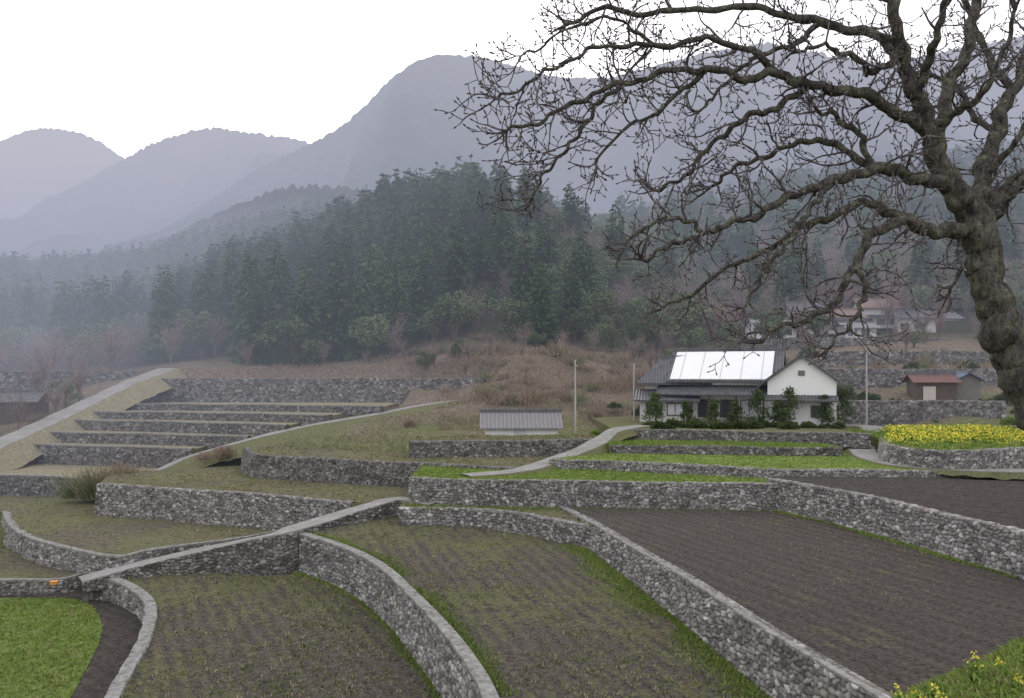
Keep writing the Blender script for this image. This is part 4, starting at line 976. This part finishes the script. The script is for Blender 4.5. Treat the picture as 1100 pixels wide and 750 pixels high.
for li,lb in enumerate(limbs):
    P=np.array([tuple(px(u,v,d))+(r*d/FP,) for u,v,d,r in lb])
    S=smooth(P,6); k=len(S)
    ph=[rt.uniform(0,6) for _ in range(6)]
    for i in range(1,k-1):
        amp=0.015+0.05*min(S[i,3],0.06)
        for c in range(3): S[i,c]+=amp*(math.sin(i*0.8+ph[c])+0.8*math.sin(i*1.9+ph[c+3]))*min(1,i/3)
        S[i,3]*=1+0.05*math.sin(i*1.3+ph[0])+rt.uniform(-.03,.03)
    S2=smooth(S,3)
    TV.append((S2[:,:3],np.maximum(S2[:,3],0.006),24 if li==0 else 10))
    S2=S
    seglen=0; nxt=0.1
    for i in range(1,k):
        a=Vector(S2[i-1,:3]); b=Vector(S2[i,:3]); dr=(b-a); l=dr.length; 
        if l<1e-5: continue
        dr.normalize(); seglen+=l
        vpx=HZ-(b.z-E)/b.y*FP
        if li==0 and vpx>250: seglen=0; continue
        thick=S2[i,3]
        while seglen>nxt:
            seglen-=nxt; nxt=rt.uniform(0.055,0.13)*(1.6 if thick>0.075 else 1)
            q=dr.cross(rv()); 
            if q.length<1e-3: continue
            q.normalize(); ang=rt.uniform(0.7,1.35); nd=dr*math.cos(ang)+q*math.sin(ang); nd.z+=rt.uniform(-0.12,0.3); nd.y*=0.8; nd.normalize()
            big=rt.random()<0.40
            order.append((b.copy(),nd,rt.uniform(0.28,0.70) if big else rt.uniform(0.06,0.22),min(thick*0.5,0.013 if big else 0.0075),1 if big else 2))
    e=Vector(S2[-1,:3])
    for _ in range(4): order.append((e.copy(),(dr+rv()*0.6).normalized(),rt.uniform(0.2,0.5),max(0.005,S2[-1,3]*0.7),2))
rt.shuffle(order)
for o_ in order: grow(*o_)
root=obj('old_bare_tree',None,None,'gnarled old leafless tree with mossy lichen bark','tree',None,None,tuple(px(1240,740,8.3)))
off=np.array(root.location)
def tubes(lst,rough=0.0):
    Vs=[];Fs=[];o=0
    for p,r,k in lst:
        V,F=tube_arr(p,r,k)
        if rough:
            C=np.repeat(p,k,0); f=np.array([mnoise.noise(Vector(v*6.0))+0.6*mnoise.noise(Vector(v*18.0)) for v in V]); V=C+(V-C)*(1+rough*f[:,None])
        Vs.append(V);Fs.append(F+o);o+=len(V)
    return np.concatenate(Vs)-off,np.concatenate(Fs)
V,F=tubes(TV,0.22); obj('trunk',mesh_np('trunk',V,F,None,M['bark'],True),root)
V,F=tubes(CV); obj('crown',mesh_np('crown',V,F,None,M['twig'],True),root)

# ---------------------------------------------------------------- light, sky, camera
w=bpy.data.worlds.new('World'); sc.world=w; w.use_nodes=True; nt=w.node_tree; nt.nodes.clear()
sky=N(nt,'ShaderNodeTexSky',{'sky_type':'NISHITA','sun_disc':False,'sun_elevation':math.radians(22),'sun_rotation':math.radians(-12),'air_density':1.0,'dust_density':4.0,'ozone_density':1.0})
hs=N(nt,'ShaderNodeHueSaturation',None,{'Saturation':0.12,'Color':sky.outputs[0]})
over=mixc(nt,0.85,hs.outputs[0],(9.7,9.6,10.2))
bg=N(nt,'ShaderNodeBackground',None,{'Color':over,'Strength':0.15})
out=nt.nodes.new('ShaderNodeOutputWorld'); nt.links.new(bg.outputs[0],out.inputs[0])
ld=bpy.data.lights.new('sun','SUN'); ld.energy=1.1; ld.angle=math.radians(18); ld.color=(1,0.95,0.90)
lo=bpy.data.objects.new('sun',ld); COL.objects.link(lo)
e_=math.radians(22); rz=math.radians(-12)
dirv=Vector((math.sin(rz)*math.cos(e_),math.cos(rz)*math.cos(e_),math.sin(e_)))
lo.rotation_euler=(-dirv).to_track_quat('-Z','Y').to_euler()
cd=bpy.data.cameras.new('camera'); cam=bpy.data.objects.new('camera',cd); COL.objects.link(cam)
cam.location=(0,0,E); cam.rotation_euler=(math.pi/2,0,0)
cd.sensor_width=36; cd.lens=36*FP/1100; cd.shift_y=25/1100; cd.clip_end=12000; cd.clip_start=0.1
sc.camera=cam
